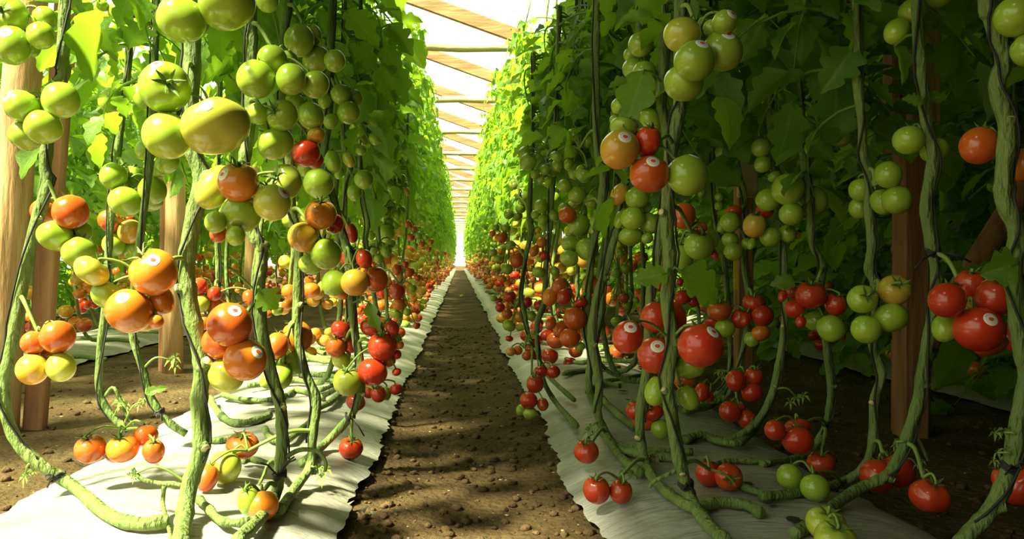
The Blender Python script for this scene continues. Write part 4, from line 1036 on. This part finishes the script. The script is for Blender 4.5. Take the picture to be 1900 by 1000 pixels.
# ------------------------------------------------------------------ tomatoes
cols_used = {}
items = []                       # every tomato before it becomes an object
placed = []                      # (centre, radius)
def settle(px, py, w, h, D):
    """push the fruit back until it clears those already hung, and keep it above the ground"""
    for it in range(140):
        c = P(px, py, D); r = w / F * D / 2; rz = h / F * D / 2
        ok = True
        for (q, qr) in placed:
            if (q - c).length < .90 * (qr + (r + rz) / 2):
                ok = False; break
        if ok: break
        D += .008
    for _ in range(5):
        c = P(px, py, D); rz = h / F * D / 2
        zg = surf(c.x) + .012
        if c.z - rz < zg and py + h / 2 > VY + 5:
            D = (EYE - zg) * F / (py + h / 2 - VY)
    c = P(px, py, D)
    placed.append((c, (w + h) / F * D / 4))
    return D
import zlib
rngT = random.Random(3)
order = sorted(range(len(CL)), key=lambda i: CL[i][1])
trusses = []
for ci in order:
    plant, D0, where, at, toms = CL[ci]
    sp, sr, r0 = STEMPTS[plant]; Dp = PLANTS[plant][1]
    ap = on_bed(at[0], at[1], Dp, 0)
    attach = min(sp, key=lambda s: (s - ap).length)
    mine = []
    for ti, tm in enumerate(toms):
        px, py, tw_, th_, rp = tm[:5]; op = tm[5] if len(tm) > 5 else {}
        D = D0
        if op.get('b'): D = max(D, Dp + r0 + tw_ / F * Dp / 2 * .9)
        D = settle(px, py, tw_, th_, D)
        mine.append(dict(px=px, py=py, w=tw_, h=th_, D=D, rip=ripe(rp), op=op, ci=ci, where=where, pos=P(px, py, D)))
    hub = sum((t['pos'] + Vector((0, 0, t['h'] / F * t['D'] / 2)) for t in mine), Vector()) / len(mine)
    hub = hub * .75 + attach * .25
    hub.z = max(hub.z - .012, sum(t['pos'].z for t in mine) / len(mine) + .01)
    for t in mine:
        op, c = t['op'], t['pos']
        if 'c' in op:
            rx = t['w'] / F * t['D'] / 2
            dx = (op['c'][0] - t['px']) / F * t['D'] / rx; dz = -(op['c'][1] - t['py']) / F * t['D'] / rx
            n2 = min(.9, dx * dx + dz * dz)
            ax = Vector((dx, -math.sqrt(1 - n2), dz))
        elif 't' in op:
            ax = Vector((rngT.uniform(-.15, .15), -.36, .93))
        else:
            d = hub - c; d.z = 0
            d = d.normalized() if d.length > .01 else Vector((0, 0, 0))
            ax = Vector((d.x * .45 + rngT.uniform(-.12, .12), .32 + .2 * d.y, .85))
        t['ax'] = ax.normalized()
        t['tip'] = c + t['ax'] * (.80 * t['h'] / F * t['D'] / 2)
    items += mine
    trusses.append((plant, attach, hub, mine, Dp))

for plant, attach, hub, mine, Dp in trusses:
    root = ROOT[plant]; base = root.location; mb = MB()
    k = Dp / 1.5
    out = hub - attach
    mid = attach + out * .4 + Vector((0, -.01, .25 * min(.06, out.length)))
    q, qr = smooth_path([attach, mid, hub], [.0048, .0040, .0032], 6)
    mb.tube([p - base for p in q], qr, 7)
    for t in mine:
        tip = t['tip'] + t['ax'] * .009
        m1 = hub * .45 + tip * .55 + Vector((0, 0, .006)) + t['ax'] * .006
        q, qr = smooth_path([hub, m1, tip, t['tip']], [.0030, .0024, .0022, .0026], 4)
        mb.tube([p - base for p in q], qr, 6)
    mb.build('truss', M['truss'], root)

# ------------------------------------------------------------------ leaves of the hand-placed plants
rngH = random.Random(21)
for key, (label, D, rpx, path, extra, nodes, fz) in PLANTS.items():
    sp, sr, r0 = STEMPTS[key]; root = ROOT[key]; base = root.location
    L = []
    high = [p for p in sp if p.z > fz]
    if high:
        n = (38 if key in ('R4', 'R5', 'R6', 'R7', 'L9', 'L10', 'L11') else 26) if D > 1.55 else 15
        for i in range(n):
            z = fz + (ZTOP.get(key, 2.1) - fz) * ((i + rngH.random()) / n)
            p = min(high, key=lambda s: abs(s.z - z))
            p = Vector((p.x, p.y, z))
            az = rngH.uniform(math.radians(-5), math.radians(185))
            if D > 1.8 and rngH.random() < (.7 if key in ('R4', 'R5', 'R6', 'R7', 'L9', 'L10', 'L11') and z > fz + .12 else .35): az = rngH.uniform(0, 2 * PI)
            sc_ = rngH.uniform(.8, 1.2)
            if path[0][0] < VX and p.x + math.cos(az) * .36 * sc_ > -.17: az = PI - az if math.cos(az) > 0 else az
            if path[0][0] > VX and p.x + math.cos(az) * .36 * sc_ < .28: az = PI - az if math.cos(az) < 0 else az
            L.append((rngH.choice(LEAF_HI), p - base, az, rngH.uniform(-.3, .45), rngH.uniform(-.4, .4), sc_))
    mesh = foliage_mesh('foliage', L, M['leaf'])
    link(bpy.data.objects.new('foliage', mesh), root)
for (key, px, py, Lp, ang, D, wr) in LEAFS:
    root = ROOT[key]; base = root.location
    rg = random.Random(int(px * 7 + py))
    v, f, uv_ = leaflet(Lp / F * D, Lp / F * D * wr, 22, rg, 4)
    a = math.radians(ang)
    xa = Vector((math.cos(a), -.12, math.sin(a))).normalized()
    nz = Vector((rg.uniform(-.35, .35), -1, rg.uniform(.15, .6))); nz = (nz - xa * nz.dot(xa)).normalized()
    ya = nz.cross(xa)
    R = np.array([xa, ya, nz])
    p0 = P(px, py, D)
    v = v @ R + np.array(p0 - base)
    sp = STEMPTS[key][0]
    near = min(sp, key=lambda s: (s - p0).length)
    tv, tf = tube_np([near - base, (near + p0) / 2 - base + Vector((0, -.004, .008)), p0 - base, p0 - base + xa * .01], [.003, .0025, .002, .002], 6)
    me = np_mesh('leaf', np.vstack([v, tv]), f.tolist() + (tf + len(v)).tolist(), M['leaf'], uv=np.vstack([uv_, np.zeros((len(tv), 2))]))
    link(bpy.data.objects.new('leaf', me), root)

# ------------------------------------------------------------------ the rest of the rows
rngR = random.Random(99)
def stem_mesh(rng, base_dx, z1=2.1, r=.010):
    mb = MB()
    pts = [Vector((base_dx, rng.uniform(-.25, .25), .02)), Vector((base_dx * .55, rng.uniform(-.1, .1), .022)), Vector((base_dx * .12, 0, .05))]
    n = 7
    for i in range(1, n + 1):
        pts.append(Vector((rng.uniform(-.03, .03), rng.uniform(-.03, .03), .05 + (z1 - .05) * i / n)))
    q, qr = smooth_path(pts, [r] * 3 + [r * (1 - .5 * i / n) for i in range(1, n + 1)], 4)
    mb.tube(q, qr, 7)
    return mb.mesh('stem', M['stem'])
STEMS = {'in': [stem_mesh(rngR, d) for d in (.3, .34)], 'out': [stem_mesh(rngR, d) for d in (-.3, -.34)]}
FARM = []
def far_plant(x, y, fols, label, group, sx=1.0, side='in', z0=None):
    e = empty('tomato_plant', (x, y, bed_z(x) + .012))
    rot = rngR.choice([0, PI]) + rngR.uniform(-.5, .5)
    s = link(bpy.data.objects.new('stem', rngR.choice(STEMS[side])), e)
    f = link(bpy.data.objects.new('foliage', rngR.choice(fols)), e)
    f.rotation_euler = (0, 0, rngR.choice([0, PI]) + rngR.uniform(-.2, .2))
    f.scale = (sx, sx * rngR.uniform(.95, 1.2), rngR.uniform(.93, 1.06))
    tag(e, label, 'tomato plant', group)
    return e
def far_tomatoes(x, y, n, zmax, spread, aisle, zmin=.08, red_to=.62):
    """trusses of a plant that the photograph shows only small"""
    zt = zmin
    while zt < zmax:
        base_r = rngR.gauss(.9 - max(0, (zt - .15)) * 1.5, .2)
        m = rngR.randint(4, 6)
        cx = x + aisle * rngR.uniform(.02, .09); cy = y + rngR.uniform(-.1, .06)
        for _ in range(m):
            r = rngR.uniform(.027, .042)
            c = Vector((cx + rngR.uniform(-.06, .06), cy + rngR.uniform(-.06, .06), max(bed_z(cx) + r, zt + bed_z(cx) + rngR.uniform(-.05, .05))))
            for _k in range(4):
                for it in items[-8:]:
                    if 'far' in it:
                        dd = c - it['pos']
                        if dd.length < r + it['r'] - .004: c += (dd.normalized() if dd.length > 1e-5 else Vector((1, 0, 0))) * (r + it['r'] - .004 - dd.length)
            rv = min(1, max(0, rngR.gauss(base_r, .14)))
            items.append(dict(far=1, pos=c, r=r, D=c.y, w=2 * r * F / c.y, h=1.8 * r * F / c.y, px=VX + c.x / c.y * F, py=VY + (EYE - c.z) / c.y * F, rip=ripe(rv),
                              row='left' if x < 0 else 'right', side=abs(x) > 1.5, ax=Vector((rngR.uniform(-.3, .3), rngR.uniform(-.2, .4), 1)).normalized(), op={}))
        zt += rngR.uniform(.17, .24)
def band(y): return 'just past the foreground stems' if y < 5 else 'midway down the aisle' if y < 10 else 'far down the aisle'
for row, sgn, xin, xout in (('left', -1, -.43, -.72), ('right', 1, .47, .72)):
    y = 2.7 if row == 'left' else 2.8; k = 0
    while y < 45.5:
        x = (xin if k % 2 == 0 else xout) + rngR.uniform(-.05, .05)
        far = y > 13
        far_plant(x, y, FOL_SHORT if y < 3.4 else FOL_TALLER if y < 6.5 else FOL_FAR, f'leafy tomato plant of the {row} row {band(y)}', f'{row} row tomato plants {band(y)}', 1.0 if not far else 1.15, ('out' if sgn < 0 else 'in') if k % 2 == 0 else ('in' if sgn < 0 else 'out'))
        if y > 3.3: far_tomatoes(x, y, 14, 1.12, .1, -sgn if k % 2 == 0 else 0, .08 if y < 8 else .2)
        y += .28 if y < 13 else .36 if y < 22 else .55
        k += 1
for k in range(3):                                 # out-of-view plants continuing the left side row, added to shade the left mulch
    far_plant(-2.16 + rngR.uniform(-.15, .15), (.6, 1.6, 2.6)[k], FOL_TALLER, 'unseen tomato plant of the row behind the left posts, added for shade', 'tomato plants behind the left posts', 1.05, 'in')
# side rows behind the posts
for row, sgn, xr, fols, y0, y1 in (('left', -1, -2.16, FOL_SIDE, 3.3, 15.0), ('right', 1, 2.12, FOL_LOW, 1.3, 13.5)):
    y = y0; k = 0
    while y < y1:
        x = xr + (.2 if k % 2 else -.2) + rngR.uniform(-.05, .05)
        far_plant(x, y, fols, 'unseen tomato plant of the row behind the left posts, added for shade' if sgn < 0 else 'dark leafy tomato plant of the row behind the right posts', f'tomato plants behind the {row} posts', 1.05, 'in')
        if y > 2.2: far_tomatoes(x, y, 10, 1.05 if sgn < 0 else .8, .1, -sgn if k % 2 == (1 if sgn < 0 else 0) else 0, .15)
        y += .30 if sgn < 0 else .34
        k += 1

for k in range(24):                                # one more row at the far left side
    far_plant(-3.75 + rngR.uniform(-.15, .15), 2.6 + .5 * k, FOL_LOW, 'pale leafy tomato plant of the outermost row at far left', 'tomato plants of the outermost left row', 1.05, 'in')

# ------------------------------------------------------------------ make the tomatoes: the 300 that show largest one by one, the rest as one mass
def inframe(t): return -t['w'] / 2 < t['px'] < 1900 + t['w'] / 2 and -t['h'] / 2 < t['py'] < 1000 + t['h'] / 2 and t['D'] > .8
items = [t for t in items if inframe(t)]
hand = [t for t in items if 'far' not in t]
farl = [t for t in items if 'far' in t]
hand.sort(key=lambda t: -t['w'] * t['h'])
# hand-placed fruit first; far fruit only fills what is left
N_IND = 300
single = hand[:N_IND]
rest = hand[N_IND:] + farl

def words(lst):
    """tell the members of one bunch apart by where each hangs in it"""
    n = len(lst); name = {}
    if n == 1: return {id(lst[0]): ''}
    left = list(lst)
    def take(key, rev, wd):
        if not left: return
        t = sorted(left, key=key, reverse=rev)[0]
        name[id(t)] = wd; left.remove(t)
    if n == 2:
        if abs(lst[0]['px'] - lst[1]['px']) > abs(lst[0]['py'] - lst[1]['py']) * .7:
            take(lambda t: t['px'], False, 'left one'); take(lambda t: t['px'], True, 'right one')
        else:
            take(lambda t: t['py'], False, 'upper one'); take(lambda t: t['py'], True, 'lower one')
        return name
    seq = [(lambda t: t['py'], True, 'lowest'), (lambda t: t['py'], False, 'topmost'), (lambda t: t['px'], False, 'leftmost'), (lambda t: t['px'], True, 'rightmost'),
           (lambda t: t['D'], False, 'frontmost remaining'), (lambda t: t['py'], True, 'second lowest'), (lambda t: t['py'], False, 'second from top'), (lambda t: t['px'], False, 'second from left'),
           (lambda t: t['px'], True, 'second from right'), (lambda t: t['py'], False, 'upper middle'), (lambda t: t['py'], True, 'lower middle'), (lambda t: t['px'], False, 'hindmost')]
    for s in seq: take(*s)
    rn = {'frontmost remaining': 'in the middle'}
    return {k: rn.get(v, v) for k, v in name.items()}
byc = {}
for t in single: byc.setdefault(t['ci'], []).append(t)
for ci, lst in byc.items():
    nm = words(lst)
    cnt = {}
    for t in lst: cnt[(t['rip'], 's' in t['op'])] = cnt.get((t['rip'], 's' in t['op']), 0) + 1
    for t in lst:
        st = 's' in t['op']
        pos = nm[id(t)]
        col = TCOL[t['rip']]
        wh = t['where']
        if wh.startswith('fruit '):
            lab = f"{col} tomato {wh[6:]}"
        elif not pos:
            lab = f"{col} tomato of the {wh}"
        else:
            lab = f"{col} {'stickered ' if st else ''}tomato, {pos} in the {wh}"
        ws = lab.split()
        if len(ws) > 16:
            lab = lab.replace(' the ', ' ', 1); ws = lab.split()
        if len(ws) > 16: print('LONG', lab)
        t['label'] = ' '.join(ws[:16])

_st = {}
for t in single:
    r = t['w'] / F * t['D'] / 2; rz = t['h'] / F * t['D'] / 2
    # a big fruit with a wide outline is a ribbed beefsteak
    var = 4 if t['w'] > 62 and t['w'] / t['h'] > 1.18 else rngT.choice([0, 1, 2, 3, 5])
    o = link(bpy.data.objects.new('tomato', tomato_mesh(var, t['rip'])))
    o.location = t['pos']
    q = Vector((0, 0, 1)).rotation_difference(t['ax']) @ Quaternion((0, 0, 1), rngT.uniform(0, 6.28))
    up = abs(t['ax'].z)
    o.rotation_mode = 'QUATERNION'; o.rotation_quaternion = q
    rzl = rz if up > .75 else min(r, rz) * .92
    rxl = r if up > .75 else max(r, rz)
    if up <= .75: rxl = (r + rz) / 2
    o.scale = (rxl, rxl, rzl * 1.06)
    tag(o, t['label'], 'tomato', f"tomatoes of the {t['where']}" if not t['where'].startswith('fruit') else 'single hanging tomatoes')
    if t['w'] > 22 or 'c' in t['op'] or 't' in t['op']:
        ck = link(bpy.data.objects.new('calyx', rngT.choice(CALYX)), o)
    if 's' in t['op']:
        sx, sy = t['op']['s']
        dx = (sx - t['px']) / F * t['D']; dz = -(sy - t['py']) / F * t['D']
        k = 1 - (dx / r) ** 2 - (dz / rz) ** 2
        dy = -r * math.sqrt(max(.04, k))
        loc = q.inverted() @ Vector((dx, dy, dz))
        d = Vector((loc.x / o.scale.x, loc.y / o.scale.y, loc.z / o.scale.z)).normalized()
        upl = q.inverted() @ Vector((0.15, .3, 1))
        sm = sticker_mesh(var, d, 13.2 / F * t['D'], upl, o.scale)
        stk = link(bpy.data.objects.new('sticker', sm), o)
        stk['label'] = 'round white sticker with a small red tomato printed on it'

# mass of distant fruit
lo = {0: tom_geo(0, 10, 7), 1: tom_geo(1, 10, 7), 2: tom_geo(0, 7, 5)}
lo = {k: (np.array(v), [tuple(q) for q in f]) for k, (v, f) in lo.items()}
def mass(name, lst, label):
    Vs, Fs, Ms, off = [], [], [], 0
    for i, t in enumerate(lst):
        v, f = lo[2] if t['w'] < 12 else lo[i % 2]
        r = t['w'] / F * t['D'] / 2; rz = t['h'] / F * t['D'] / 2
        q = np.array(Vector((0, 0, 1)).rotation_difference(t['ax']).to_matrix())
        vv = (v * np.array([r, r, rz])) @ q.T + np.array(t['pos'])
        Vs.append(vv); Fs += [tuple(a + off for a in g) for g in f]; Ms += [t['rip']] * len(f); off += len(v)
    if not Vs: return
    o = link(bpy.data.objects.new(name, np_mesh(name, np.vstack(Vs), Fs, TM, Ms)))
    tag(o, label, 'tomatoes', kind='stuff')
mass('distant_tomatoes', rest, 'countless small red and green tomatoes hanging farther down the rows')
print('TOMATOES', len(hand), 'hand', len(farl), 'far; cutoff', single[-1]['w'] * single[-1]['h'])

# yellow sticky card on the boarded post
mb = MB(); c = P(1365, 510, 2.6); mb.box((0, 0, 0), .006, .002, .05)
o = mb.build('sticky_card', M['tag'], smooth=False); o.location = c
tag(o, 'narrow yellow sticky card hanging near the boarded post', 'card')

# one small fruit that has dropped on the path
c = P(856, 549, 11.0); D = EYE * F / (549 - VY); c = P(856, 549, D); c.z = soil(c.x, c.y, 0, 0)[2] + .022
o = link(bpy.data.objects.new('tomato', tomato_mesh(0, YG))); o.location = c; o.scale = (.028, .028, .025)
tag(o, 'small yellow-green tomato fallen on the soil in the middle of the aisle', 'tomato')
